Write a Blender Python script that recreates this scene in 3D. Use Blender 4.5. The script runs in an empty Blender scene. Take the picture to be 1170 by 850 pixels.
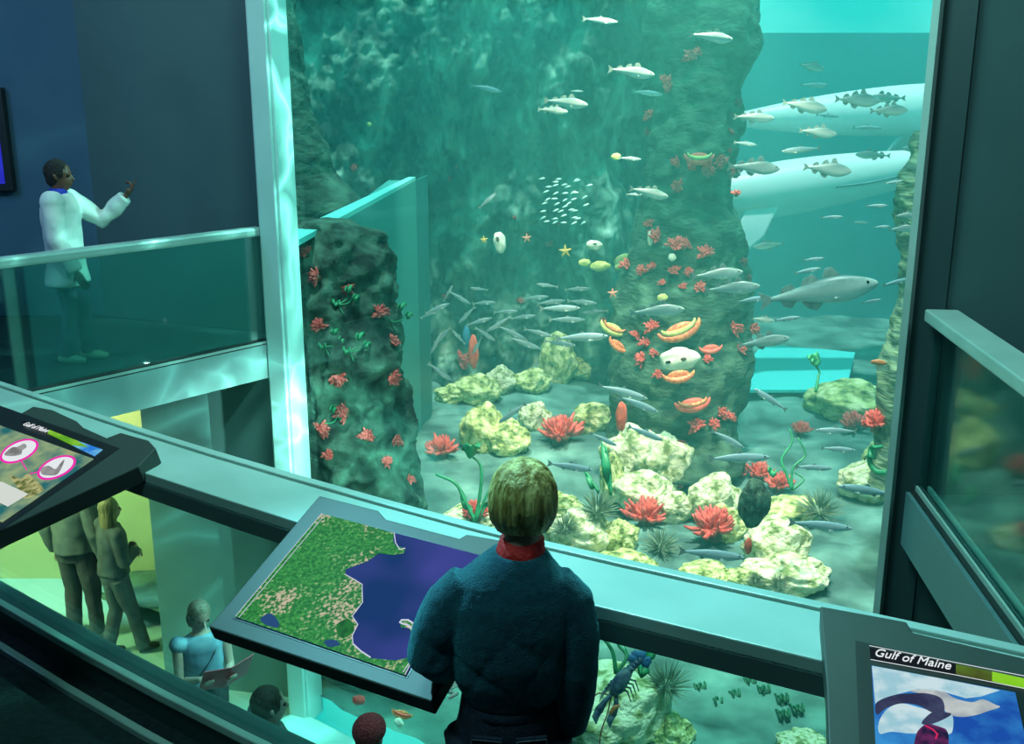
import bpy, bmesh, math, random
from mathutils import Vector, Matrix, noise, Euler
R = math.radians
random.seed(7)
SC = bpy.context.scene
COL = SC.collection
CAMZ, F, CX, CY = 2.1, 1206.0, 585.0, 425.0
TH = R(15.07); CT, ST = math.cos(TH), math.sin(TH)
CAM = Vector((0, 0, CAMZ))

# ------------------------------------------------------------------ measuring
def ray(u, v):
    a, b = (u-CX)/F, (v-CY)/F
    return Vector((a, CT-b*ST, -ST-b*CT))
def at(u, v, t): return CAM + ray(u, v)*t
def onz(u, v, z):
    d = ray(u, v); return CAM + d*((z-CAMZ)/d.z)
def onplane(u, v, p0, n):
    d = ray(u, v); return CAM + d*((p0-CAM).dot(n)/d.dot(n))
BVH = []
def hit(u, v, objs=None):
    from mathutils.bvhtree import BVHTree
    best = None
    for o, tree in BVH:
        if objs and o not in objs: continue
        d = ray(u, v); r = tree.ray_cast(CAM, d)
        if r[0] is not None and (best is None or (r[0]-CAM).length < (best[0]-CAM).length): best = (r[0], r[1], o)
    return best
def reg(o):
    from mathutils.bvhtree import BVHTree
    bm = bmesh.new(); bm.from_mesh(o.data); bm.transform(o.matrix_basis)
    BVH.append((o, BVHTree.FromBMesh(bm))); bm.free()

# ------------------------------------------------------------------ materials
MATS = {}
POST = []
def lnk(nt, a, b): nt.links.new(a, b)
def mat(name, c1, c2=None, scale=6, rough=.6, metal=0, spec=.5, bump=0, bscale=None, lo=.4, hi=.6, detail=5,
        emit=0, kind='noise', stretch=None, c3=None, sheen=0, coat=0):
    if name in MATS: return MATS[name]
    m = bpy.data.materials.new(name); m.use_nodes = True; nt = m.node_tree; N = nt.nodes
    p = N['Principled BSDF']
    p.inputs['Roughness'].default_value = rough; p.inputs['Metallic'].default_value = metal
    p.inputs['Specular IOR Level'].default_value = spec
    p.inputs['Base Color'].default_value = (*c1, 1)
    if sheen: p.inputs['Sheen Weight'].default_value = sheen
    if coat: p.inputs['Coat Weight'].default_value = coat
    tc = N.new('ShaderNodeTexCoord'); mp = N.new('ShaderNodeMapping'); lnk(nt, tc.outputs['Object'], mp.inputs[0])
    if stretch: mp.inputs['Scale'].default_value = stretch
    if c2 is not None or bump:
        if kind == 'voronoi':
            tx = N.new('ShaderNodeTexVoronoi'); out = tx.outputs['Distance']
        elif kind == 'wave':
            tx = N.new('ShaderNodeTexWave'); out = tx.outputs['Fac']; tx.inputs['Distortion'].default_value = 6; tx.inputs['Detail'].default_value = 3
        else:
            tx = N.new('ShaderNodeTexNoise'); out = tx.outputs['Fac']; tx.inputs['Detail'].default_value = detail
        tx.inputs['Scale'].default_value = scale; lnk(nt, mp.outputs[0], tx.inputs['Vector'])
    if c2 is not None:
        cr = N.new('ShaderNodeValToRGB'); e = cr.color_ramp.elements
        e[0].position = lo; e[0].color = (*c1, 1); e[1].position = hi; e[1].color = (*c2, 1)
        if c3 is not None:
            q = e.new(min(1, hi+(hi-lo)*.8)); q.color = (*c3, 1)
        lnk(nt, out, cr.inputs[0]); lnk(nt, cr.outputs[0], p.inputs['Base Color'])
        if emit:
            lnk(nt, cr.outputs[0], p.inputs['Emission Color'])
    if emit:
        if c2 is None: p.inputs['Emission Color'].default_value = (*c1, 1)
        p.inputs['Emission Strength'].default_value = emit; p.inputs['Specular IOR Level'].default_value = .05
        p.inputs['Base Color'].default_value = (0, 0, 0, 1)
        for l in list(p.inputs['Base Color'].links): nt.links.remove(l)
    if bump:
        t2 = N.new('ShaderNodeTexNoise'); t2.inputs['Scale'].default_value = bscale or scale*2; t2.inputs['Detail'].default_value = 6
        lnk(nt, mp.outputs[0], t2.inputs['Vector'])
        b = N.new('ShaderNodeBump'); b.inputs['Strength'].default_value = bump; b.inputs['Distance'].default_value = .05
        lnk(nt, t2.outputs['Fac'], b.inputs['Height']); lnk(nt, b.outputs[0], p.inputs['Normal'])
    MATS[name] = m; return m

def glass(name, tint=(.85, 1, .96), refl=.12, rough=.02):
    m = bpy.data.materials.new(name); m.use_nodes = True; nt = m.node_tree; N = nt.nodes
    N.remove(N['Principled BSDF']); out = N['Material Output']
    t = N.new('ShaderNodeBsdfTransparent'); t.inputs[0].default_value = (*tint, 1)
    g = N.new('ShaderNodeBsdfGlossy'); g.inputs['Roughness'].default_value = rough; g.inputs[0].default_value = (.8, 1, .95, 1)
    fr = N.new('ShaderNodeLayerWeight'); fr.inputs['Blend'].default_value = .12
    mm = N.new('ShaderNodeMath'); mm.operation = 'MULTIPLY_ADD'; mm.inputs[1].default_value = .35; mm.inputs[2].default_value = refl
    mm.use_clamp = True
    mx = N.new('ShaderNodeMixShader')
    lnk(nt, fr.outputs['Facing'], mm.inputs[0]); lnk(nt, mm.outputs[0], mx.inputs[0])
    lnk(nt, t.outputs[0], mx.inputs[1]); lnk(nt, g.outputs[0], mx.inputs[2]); lnk(nt, mx.outputs[0], out.inputs['Surface'])
    return m

# ------------------------------------------------------------------ mesh building
class MB:
    def __init__(s): s.v = []; s.f = []
    def add(s, vs, fs):
        n = len(s.v); s.v += [Vector(p) for p in vs]; s.f += [tuple(i+n for i in f) for f in fs]; return s
    def box(s, c, d, rz=0, rot=None):
        M = (rot or Matrix.Rotation(rz, 3, 'Z')); c = Vector(c)
        vs = [c+M@Vector((x*d[0]/2, y*d[1]/2, z*d[2]/2)) for x in (-1, 1) for y in (-1, 1) for z in (-1, 1)]
        return s.add(vs, [(0, 1, 3, 2), (4, 6, 7, 5), (0, 4, 5, 1), (2, 3, 7, 6), (0, 2, 6, 4), (1, 5, 7, 3)])
    def tube(s, pts, rad, seg=10, flat=1.0, cap=True, up=None):
        pts = [Vector(p) for p in pts]
        if not hasattr(rad, '__len__'): rad = [rad]*len(pts)
        n = len(pts); rings = []; prev = None
        for i in range(n):
            d = (pts[min(n-1, i+1)]-pts[max(0, i-1)])
            if d.length < 1e-9: d = Vector((0, 0, 1))
            d.normalize()
            if prev is None:
                a = Vector(up) if up else (Vector((0, 0, 1)) if abs(d.z) < .9 else Vector((1, 0, 0)))
            else: a = prev
            x = a - d*a.dot(d)
            if x.length < 1e-6: x = d.orthogonal()
            x.normalize(); y = d.cross(x); prev = x
            r = rad[i]; rx, ry = (r if not hasattr(r, '__len__') else r[0]), (r*flat if not hasattr(r, '__len__') else r[1])
            rings.append([pts[i]+x*math.cos(k*2*math.pi/seg)*rx+y*math.sin(k*2*math.pi/seg)*ry for k in range(seg)])
        vs = [p for r in rings for p in r]; fs = []
        for i in range(n-1):
            for k in range(seg):
                k2 = (k+1) % seg
                fs.append((i*seg+k, i*seg+k2, (i+1)*seg+k2, (i+1)*seg+k))
        if cap:
            fs.append(tuple(range(seg))[::-1]); fs.append(tuple((n-1)*seg+k for k in range(seg)))
        return s.add(vs, fs)
    def ell(s, c, r, rot=None, seg=16, rings=10):
        c = Vector(c)
        if not hasattr(r, '__len__'): r = (r, r, r)
        M = rot or Matrix.Identity(3); vs = [c+M@Vector((0, 0, -r[2]))]; fs = []
        for i in range(1, rings):
            ph = -math.pi/2+math.pi*i/rings
            for k in range(seg):
                a = 2*math.pi*k/seg
                vs.append(c+M@Vector((r[0]*math.cos(ph)*math.cos(a), r[1]*math.cos(ph)*math.sin(a), r[2]*math.sin(ph))))
        vs.append(c+M@Vector((0, 0, r[2]))); L = len(vs)-1
        for k in range(seg):
            k2 = (k+1) % seg
            fs.append((0, 1+k2, 1+k)); fs.append((L, L-seg+k, L-seg+k2))
            for i in range(rings-2):
                a = 1+i*seg
                fs.append((a+k, a+k2, a+seg+k2, a+seg+k))
        return s.add(vs, fs)
    def prism(s, poly, h, M=None, z0=0):
        # poly: list of (x,y) ; extruded z0..z0+h ; M 4x4
        M = M or Matrix.Identity(4); n = len(poly)
        vs = [M@Vector((x, y, z0)) for x, y in poly]+[M@Vector((x, y, z0+h)) for x, y in poly]
        fs = [tuple(range(n))[::-1], tuple(range(n, 2*n))]+[(i, (i+1) % n, n+(i+1) % n, n+i) for i in range(n)]
        return s.add(vs, fs)
    def loft(s, secs, seg=20, power=2.0):
        # secs: (x,y,z,rx,ry) horizontal ellipses
        vs = []; fs = []; n = len(secs)
        for (x, y, z, rx, ry) in secs:
            for k in range(seg):
                a = 2*math.pi*k/seg; c, q = math.cos(a), math.sin(a)
                vs.append(Vector((x+rx*math.copysign(abs(c)**(2/power), c), y+ry*math.copysign(abs(q)**(2/power), q), z)))
        for i in range(n-1):
            for k in range(seg):
                k2 = (k+1) % seg; fs.append((i*seg+k, i*seg+k2, (i+1)*seg+k2, (i+1)*seg+k))
        fs.append(tuple(range(seg))[::-1]); fs.append(tuple((n-1)*seg+k for k in range(seg)))
        return s.add(vs, fs)
    def mesh(s, name):
        me = bpy.data.meshes.new(name); me.from_pydata([tuple(p) for p in s.v], [], s.f); me.validate()
        bm = bmesh.new(); bm.from_mesh(me); bmesh.ops.recalc_face_normals(bm, faces=bm.faces); bm.to_mesh(me); bm.free()
        return me
    def build(s, name, m, parent=None, smooth=False, loc=None, bevel=0, remesh=0, sm=0, warp=None, subd=0, rotz=0):
        me = s.mesh(name)
        if remesh or bevel or subd:
            t = bpy.data.objects.new('tmp', me); COL.objects.link(t)
            if bevel:
                b = t.modifiers.new('b', 'BEVEL'); b.width = bevel; b.segments = 2; b.limit_method = 'ANGLE'; b.angle_limit = R(40)
            if remesh:
                r = t.modifiers.new('r', 'REMESH'); r.mode = 'VOXEL'; r.voxel_size = remesh
                if sm:
                    q = t.modifiers.new('s', 'SMOOTH'); q.iterations = sm; q.factor = .5
            if subd:
                q = t.modifiers.new('s', 'SUBSURF'); q.levels = subd; q.render_levels = subd
            bpy.context.view_layer.update()
            dg = bpy.context.evaluated_depsgraph_get()
            me2 = bpy.data.meshes.new_from_object(t.evaluated_get(dg)); bpy.data.objects.remove(t); bpy.data.meshes.remove(me); me = me2; me.name = name
        if warp:
            me.update(); nn = [v.normal.copy() for v in me.vertices]
            for v, n in zip(me.vertices, nn): v.co = warp(v.co.copy(), n)
        o = bpy.data.objects.new(name, me); COL.objects.link(o)
        me.materials.clear(); me.materials.append(m)
        if smooth or remesh:
            for p in me.polygons: p.use_smooth = True
        if parent: o.parent = parent
        if loc is not None: o.location = loc
        if rotz: o.rotation_euler.z = rotz
        me.update(); return o

def tag(o, label=None, cat=None, group=None, kind=None):
    if label: o['label'] = label
    if cat: o['category'] = cat
    if group: o['group'] = group
    if kind: o['kind'] = kind
    return o
def thing(name, label, cat, loc=(0, 0, 0), group=None):
    o = bpy.data.objects.new(name, None); COL.objects.link(o); o.location = loc; o.empty_display_size = .1
    return tag(o, label, cat, group)
def struct(o): o['kind'] = 'structure'; return o
def dup(root, label=None, group=None, cat=None):
    r = root.copy(); COL.objects.link(r)
    if label: r['label'] = label
    if group: r['group'] = group
    if cat: r['category'] = cat
    for ch in list(root.children):
        c = ch.copy(); COL.objects.link(c); c.parent = r
        for g in list(ch.children):
            d = g.copy(); COL.objects.link(d); d.parent = c
    return r
def place(o, loc, rot=None, sc=1):
    o.location = loc
    if rot is not None:
        o.rotation_mode = 'QUATERNION'
        o.rotation_quaternion = rot if not isinstance(rot, (Matrix, Euler)) else rot.to_quaternion()
    o.scale = (sc, sc, sc) if not hasattr(sc, '__len__') else sc
    return o
def drop(root):
    for ch in list(root.children):
        for g in list(ch.children): bpy.data.objects.remove(g)
        bpy.data.objects.remove(ch)
    bpy.data.objects.remove(root)

# ------------------------------------------------------------------ camera, world, lights
cam = bpy.data.cameras.new('camera'); co = bpy.data.objects.new('camera', cam); COL.objects.link(co)
co.location = CAM; co.rotation_euler = (R(90)-TH, 0, 0); cam.sensor_width = 36; cam.lens = F/1170*36; cam.clip_end = 200
SC.camera = co
SC.view_settings.view_transform = 'Standard'; SC.view_settings.look = 'None'
SC.view_settings.exposure = 0; SC.view_settings.gamma = 1; SC.view_settings.use_curve_mapping = False
w = bpy.data.worlds.new('sky'); SC.world = w; w.use_nodes = True
nt = w.node_tree; N = nt.nodes; bg = N['Background']
tc = N.new('ShaderNodeTexCoord'); no = N.new('ShaderNodeTexNoise'); no.inputs['Scale'].default_value = 9; no.inputs['Detail'].default_value = 4
cr = N.new('ShaderNodeValToRGB'); e = cr.color_ramp.elements
e[0].position = .35; e[0].color = (.02, .72, .66, 1); e[1].position = .7; e[1].color = (.13, 1, .93, 1)
lnk(nt, tc.outputs['Generated'], no.inputs['Vector']); lnk(nt, no.outputs['Fac'], cr.inputs[0]); lnk(nt, cr.outputs[0], bg.inputs[0])
bg.inputs[1].default_value = 1.0

def light(kind, name, loc, target, energy, color, size=.3, angle=60, blend=.5, caustic=None, size_y=None):
    l = bpy.data.lights.new(name, kind); o = bpy.data.objects.new(name, l); COL.objects.link(o)
    o.location = loc; l.color = color; l.energy = energy
    d = Vector(target)-Vector(loc); o.rotation_mode = 'QUATERNION'; o.rotation_quaternion = d.to_track_quat('-Z', 'Y')
    if kind == 'AREA':
        l.size = size
        if size_y: l.shape = 'RECTANGLE'; l.size_y = size_y
    elif kind == 'SPOT':
        l.spot_size = R(angle); l.spot_blend = blend; l.shadow_soft_size = size
    elif kind == 'SUN': l.angle = size
    else: l.shadow_soft_size = size
    if caustic:
        l.use_nodes = True; nt = l.node_tree; N = nt.nodes; em = N['Emission']
        tc = N.new('ShaderNodeTexCoord')
        ns = N.new('ShaderNodeTexNoise'); ns.inputs['Scale'].default_value = caustic*.8
        vm = N.new('ShaderNodeVectorMath'); vm.operation = 'SCALE'; vm.inputs['Scale'].default_value = .35
        va = N.new('ShaderNodeVectorMath'); va.operation = 'ADD'
        vo = N.new('ShaderNodeTexVoronoi'); vo.feature = 'DISTANCE_TO_EDGE'; vo.inputs['Scale'].default_value = caustic
        rp = N.new('ShaderNodeValToRGB'); e = rp.color_ramp.elements
        e[0].position = 0; e[0].color = (1, 1, 1, 1); e[1].position = .16; e[1].color = (.05, .05, .05, 1)
        q = e.new(.05); q.color = (.5, .5, .5, 1)
        lnk(nt, tc.outputs['Normal'], ns.inputs['Vector']); lnk(nt, ns.outputs['Color'], vm.inputs[0])
        lnk(nt, tc.outputs['Normal'], va.inputs[0]); lnk(nt, vm.outputs[0], va.inputs[1]); lnk(nt, va.outputs[0], vo.inputs['Vector'])
        lnk(nt, vo.outputs['Distance'], rp.inputs[0]); lnk(nt, rp.outputs[0], em.inputs['Color'])
    return o

# shared materials
steel = mat('pale_teal_steel', (.38, .54, .50), (.46, .62, .58), 3, .35, .15, bump=.05)
dark_steel = mat('dark_green_steel', (.10, .17, .165), (.12, .20, .19), 2, .4, .3)
gl_pane = glass('barrier_glass', (.80, .96, .93), .03, .04)
gl_left = glass('left_barrier_glass', (.66, .90, .85), .26, .03)
gl_tank = glass('tank_glass', (.96, 1, .99), .0, .02)
black = mat('black_rubber', (.012, .016, .018), rough=.5)

# ------------------------------------------------------------------ architecture
GL = Vector((-1.80, 8.15, 0)); GR = Vector((2.05, 5.15, 0)); gd = (GR-GL).normalized(); gn = Vector((-gd.y, gd.x, 0))  # gn into tank
grz = math.atan2(gd.y, gd.x)
LOW, TOP = -3.2, 4.4
wall_dark = mat('dark_blue_plaster', (.045, .11, .18), (.055, .13, .20), 1.2, .75)
wall_green = mat('dark_green_plaster', (.07, .14, .15), (.08, .16, .17), 1.2, .7)
wall_low = mat('grey_teal_plaster', (.16, .30, .30), (.19, .35, .34), 1.0, .7)
wall_lime = mat('lime_white_plaster', (.55, .62, .38), (.60, .68, .42), 1.0, .7)
floor_dk = mat('dark_carpet', (.010, .022, .026), (.016, .034, .038), 30, .85, bump=.2)
floor_lo = mat('pale_lower_floor', (.30, .52, .48), (.36, .58, .54), 1.0, .4)

def wall(name, a, b, z0, z1, m, th=.12, side=1):
    a, b = Vector((*a, 0)), Vector((*b, 0)); d = (b-a).normalized(); n = Vector((-d.y, d.x, 0))*side
    mb = MB(); pts = [a, b, b+n*th, a+n*th]
    mb.prism([(p.x, p.y) for p in pts], z1-z0, z0=z0)
    return struct(mb.build(name, m))
wall('wall_left_gallery', (-9, 9.15), (-3.6, 9.15), .15, TOP, wall_dark)
wall('wall_behind_column', (-3.6, 9.15), (-1.90, 8.45), .15, TOP, wall_green)
wall('wall_lower_lime', (-9, 10.8), (-3.1, 10.8), LOW, -.12, wall_lime)
wall('wall_lower_partition', (-3.19, 8.66), (-1.9, 8.40), LOW, -.12, wall_low)
wall('wall_lower_return', (-3.05, 8.8), (-3.05, 10.8), LOW, -.12, wall_low)
q = GR+gd*.02
wall('wall_right_gallery', (2.14, 5.11), (6.5, 5.11), LOW, TOP, wall_green)
wall('wall_outer_left', (-9, -3), (-9, 10.8), LOW, TOP, wall_dark)
wall('wall_outer_right', (6.5, -3), (6.5, 5.11), LOW, TOP, wall_green, side=-1)
wall('wall_rear', (-9, -3), (6.5, -3), LOW, TOP, wall_green, side=-1)
# room ceiling, lying over everything on the visitors' side of the glass
mb = MB(); mb.prism([(-9.2, -3.2), (6.7, -3.2), (6.7, 5.5), (2.2, 5.5), (GR.x, GR.y), (GL.x, GL.y), (-1.9, 8.6), (-3.6, 9.3), (-9.2, 9.3)], .2, z0=TOP)
struct(mb.build('ceiling', wall_green))
mb = MB(); mb.prism([(-9.2, -3.2), (6.7, -3.2), (6.7, 5.5), (2.2, 5.5), (GR.x, GR.y), (GL.x, GL.y), (-1.9, 8.6), (-3.1, 8.8), (-3.1, 10.9), (-9.2, 10.9)], .2, z0=LOW-.2)
struct(mb.build('floor_lower', floor_lo))

# curved balcony edge (far edge of the handrail)
HZ = .90
fp = [(-60, 408), (0, 435), (80, 464), (160, 491), (250, 518), (350, 546), (450, 574), (550, 602), (640, 625), (720, 641), (800, 657), (870, 674), (940, 690), (1050, 712), (1170, 737), (1270, 762)]
far = [onz(u, v, HZ) for u, v in fp]
far = [Vector((-3.75, 5.38, HZ)), Vector((-3.3, 5.05, HZ))]+far
def smooth_pts(p, it=3):
    p = [Vector(x) for x in p]
    for _ in range(it): p = [p[0]]+[(p[i-1]+p[i]*2+p[i+1])/4 for i in range(1, len(p)-1)]+[p[-1]]
    return p
far = smooth_pts(far, 3)
def offset(pts, d, z=None):
    out = []
    for i in range(len(pts)):
        t = (pts[min(len(pts)-1, i+1)]-pts[max(0, i-1)]); t.z = 0; t.normalize()
        n = Vector((t.y, -t.x, 0)); q = pts[i]+n*d
        out.append(Vector((q.x, q.y, pts[i].z if z is None else z)))
    return out
def strip(mb, d0, z0, d1, z1, base=None):
    """closed section box swept along the balcony edge"""
    base = base or far
    A, B, C_, D = offset(base, d0, z0), offset(base, d1, z0), offset(base, d1, z1), offset(base, d0, z1)
    vs = []; fs = []; n = len(base)
    for i in range(n): vs += [A[i], B[i], C_[i], D[i]]
    for i in range(n-1):
        for k in range(4):
            k2 = (k+1) % 4; fs.append((4*i+k, 4*i+k2, 4*i+4+k2, 4*i+4+k))
    fs += [(3, 2, 1, 0), (4*n-4, 4*n-3, 4*n-2, 4*n-1)]
    return mb.add(vs, fs)
# main barrier: handrail, glass, base
hr = thing('glass_balustrade', 'curved glass balustrade with wide pale teal handrail in front of the boy', 'balustrade', far[9].copy()*1)
hr.location.z = 0
def bal(mb, name, m, **k):
    o = mb.build(name, m, hr, **k)
    for v in o.data.vertices: v.co -= hr.location
    return o
hrail = bal(strip(strip(MB(), 0, HZ-.03, .035, HZ+.004), .045, HZ-.035, .27, HZ), 'handrail', steel, bevel=.004)
under = bal(strip(MB(), .02, HZ-.085, .275, HZ-.035), 'handrail_underside', dark_steel)
bal(strip(MB(), .225, .10, .24, HZ-.085), 'glass_panel', gl_pane)
bal(strip(MB(), .18, -.30, .30, .10), 'base_channel', mat('channel_grey', (.05, .11, .115), rough=.35, metal=.4), bevel=.006)
bal(strip(MB(), .285, .095, .315, .125), 'base_trim', steel, bevel=.004)
bal(strip(MB(), .37, -.02, .40, .022), 'floor_trim', steel, bevel=.004)
# own floor
base = offset(far, .30, 0)
poly = [(p.x, p.y) for p in base]+[(3.0, .9), (3.0, -3), (-9, -3), (-9, 3.6), (-5.5, 3.6)]
mb = MB(); mb.prism(poly, .3, z0=-.3); struct(mb.build('floor', floor_dk))
# left gallery
LG0, LG1 = Vector((-1.93, 8.12, 0)), Vector((-5.6, 3.72, 0)); ld = (LG1-LG0).normalized(); ln = Vector((ld.y, -ld.x, 0))
if ln.dot(Vector((-1, 1, 0))) < 0: ln = -ln
mb = MB(); pl = [LG0+ln*.0, LG1, Vector((-9, 3.72, 0)), Vector((-9, 9.3, 0)), Vector((-3.6, 9.3, 0)), Vector((-1.9, 8.6, 0))]
mb.prism([(p.x, p.y) for p in pl], .12, z0=.02)
struct(mb.build('floor_left_gallery', mat('gallery_carpet', (.035, .075, .085), (.045, .09, .10), 8, .8)))
def run(mb, a, b, off0, off1, z0, z1, n):
    p = [a+n*off0, b+n*off0, b+n*off1, a+n*off1]
    return mb.prism([(q.x, q.y) for q in p], z1-z0, z0=z0)
lb = thing('glass_balustrade', 'straight glass balustrade in front of the child in the white coat', 'balustrade', LG0.copy())
def rel(o, root):
    for v in o.data.vertices: v.co -= root.location
    return o
rel(run(MB(), LG0, LG1, -.03, .07, 1.00, 1.07, ln).build('handrail', steel, lb, bevel=.02), lb)
rel(run(MB(), LG0, LG1, .01, .025, .18, 1.00, ln).build('glass_panel', gl_left, lb), lb)
rel(run(MB(), LG0, LG1, -.02, .06, .15, .185, ln).build('base_channel', black, lb), lb)
rel(run(MB(), LG0, LG1, -.03, -.018, .16, .178, ln).build('base_trim', steel, lb), lb)
rel(run(MB(), LG0, LG1, -.03, 0.08, -.12, .15, ln).build('fascia', mat('fascia_paint', (.26, .43, .43), (.30, .48, .47), 2, .5), lb), lb)
# right gallery
RG0, RG1 = Vector((2.05, 5.09, 0)), Vector((1.80, 2.6, 0)); rd = (RG1-RG0).normalized(); rn = Vector((-rd.y, rd.x, 0))
if rn.x < 0: rn = -rn
mb = MB(); mb.prism([(2.08, 5.1), (1.84, 2.6), (3.0, .9), (6.5, .9), (6.5, 5.1)], .12, z0=-.05)
struct(mb.build('floor_right_gallery', mat('gallery_carpet', (0, 0, 0))))
rb = thing('glass_balustrade', 'straight glass balustrade running toward the dark wall beside the tank window', 'balustrade', RG0.copy())
rel(run(MB(), RG0, RG1, -.02, .14, .99, 1.05, rn).build('handrail', steel, rb, bevel=.008), rb)
rel(run(MB(), RG0, RG1, .04, .055, .12, .99, rn).build('glass_panel', glass('right_barrier_glass', (.7, .92, .90), .05, .06), rb), rb)
rel(run(MB(), RG0, RG1, .0, .11, .07, .10, rn).build('base_channel', black, rb), rb)
rel(run(run(MB(), RG0, RG1, .025, .037, .1, .125, rn), RG0, RG1, .085, .10, .1, .125, rn).build('base_trim', steel, rb), rb)
rel(run(MB(), RG0, RG1, -.02, 0.02, -.20, .09, rn).build('fascia', mat('right_fascia_paint', (.10, .20, .22), (.12, .23, .25), 2, .5), rb), rb)

# tank window frame: column, right trim, glass
mb = MB(); mb.box((0, 0, 0), (.21, .22, TOP-LOW)); mb.box((0, -.12, 0), (.16, .03, TOP-LOW))
struct(mb.build('trim_window_column', mat('column_paint', (.50, .78, .74), (.56, .84, .80), 2, .35), loc=GL+Vector((0, 0, (TOP+LOW)/2))-gn*.0-gd*.0, rotz=grz+.25, bevel=.01))
tr = thing('trim_window_right', None, None, (0, 0, 0)); bpy.data.objects.remove(tr)
TR = onplane(1040, 350, GL, gn); TR.z = 0
mb = MB(); mb.box((0, 0, 0), (.035, .12, TOP-LOW))
struct(mb.build('trim_window_right', steel, loc=TR+Vector((0, 0, (TOP+LOW)/2)), rotz=grz))
wr = GR+gd*.10
wall('wall_window_right', (TR+gd*.0175)[:2], wr[:2], LOW, TOP, mat('reveal_dark', (.018, .045, .052), rough=.6), th=.18)
mb = MB(); c = (GL+TR)/2; mb.box((0, 0, 0), ((TR-GL).length-.25, .03, TOP-LOW-.1))
o = mb.build('window_1', gl_tank, loc=c+gn*.02+Vector((.1*gd.x, .1*gd.y, (TOP+LOW)/2)), rotz=grz); struct(o)
# pale slab along the tank foot; bright floor light put into its colour
mb = MB(); run(mb, GL-gd*.05, TR, -.5, -.06, LOW, LOW+.06, gn)
struct(mb.build('trim_lit_floor', mat('pale_lit_floor', (.45, .85, .85), rough=.2), bevel=.01))

# ------------------------------------------------------------------ tank shell
SURF = 3.24
far_paint = mat('tank_far_paint', (.12, .34, .38), (.14, .38, .42), .5, .8)
TB = 24.0
wall('wall_tank_far', (-12, TB), (14, TB), LOW-1, SURF+.01, far_paint)
wall('wall_tank_right', (TR+gd*.12+gn*.22)[:2], (14, 14), LOW-1, SURF+.3, far_paint, th=.1, side=-1)
wall('wall_tank_end', (14, 14), (14, TB), LOW-1, SURF+.3, far_paint, th=.1, side=-1)
# low side wall; light falling on its top put into pale cyan colour
pA, pB = onz(337, 283, .80), onz(475, 206, .80)
mb = MB(); d = (pB-pA); d.z = 0; d.normalize(); n = Vector((-d.y, d.x, 0))
pts = [pA, pB, pB+n*.10, pA+n*.22]
mb.prism([(p.x, p.y) for p in pts], .05, z0=.80); struct(mb.build('trim_ledge_top', mat('cyan_lit_ledge', (.25, .95, .92), rough=.3)))
mb = MB(); mb.prism([(p.x, p.y) for p in [pA+d*2.1, pB, pB+n*.4, pA+d*2.1+n*.1]], .8-LOW+.6, z0=LOW-.6)
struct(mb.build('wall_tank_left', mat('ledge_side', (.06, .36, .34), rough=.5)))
mb = MB(); pC = at(489, 300, 16.4); pC.z = 0; mb.prism([(pB.x, pB.y), (pC.x, pC.y), (pC.x, pC.y+.3), (pB.x, pB.y+.3)], .8-LOW+.6, z0=LOW-.6)
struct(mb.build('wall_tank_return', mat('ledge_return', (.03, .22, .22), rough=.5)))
mb = MB(); mb.prism([(-1.95, 8.6), (-2.75, 10.6), (-12, 14), (-12, 14.2), (-2.85, 10.75), (-2.08, 8.6)], SURF+.6-LOW+1, z0=LOW-1); struct(mb.build('wall_tank_outer', far_paint))

# sea bed
def grid(nx, ny, fn):
    mb = MB(); mb.v = [Vector(fn(i/(nx-1), j/(ny-1))) for j in range(ny) for i in range(nx)]
    mb.f = [(j*nx+i, j*nx+i+1, (j+1)*nx+i+1, (j+1)*nx+i) for j in range(ny-1) for i in range(nx-1)]
    return mb
BED = -3.05
def bedz(x, y):
    p = Vector((x*.5, y*.5, 0))
    return BED+.16*noise.fractal(p, 1, 2, 4)+.03*noise.noise(p*9)
def bedf(s, t):
    y0 = 0; x = -9+s*22
    yl = GL.y+(x-GL.x)*gd.y/gd.x+.12   # glass line
    y = max(5, yl)+t*(TB-max(5, yl))
    return (x, y, bedz(x, y))
sand = mat('mottled_sea_bed', (.045, .11, .10), (.17, .36, .31), 1.3, .85, bump=.5, bscale=8, lo=.38, hi=.62, c3=(.40, .66, .55), detail=8)
bed = struct(grid(220, 200, bedf).build('floor_sea_bed', sand, smooth=True)); reg(bed)
# lit floor patches far right and beside the ledge, light put into cyan colour
cy = mat('cyan_lit_floor', (.12, .90, .90), rough=.4)
def bedpatch(px, name):
    mb = MB(); P = [onz(u, v, BED+.24) for u, v in px]
    mb.prism([(p.x, p.y) for p in P], .05, z0=BED+.2)
    return struct(mb.build(name, cy))
bedpatch([(872, 393), (977, 403), (968, 440), (955, 446), (840, 446), (846, 425)], 'floor_lit_patch')
bedpatch([(448, 398), (480, 388), (482, 402), (452, 414)], 'floor_lit_strip')

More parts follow.
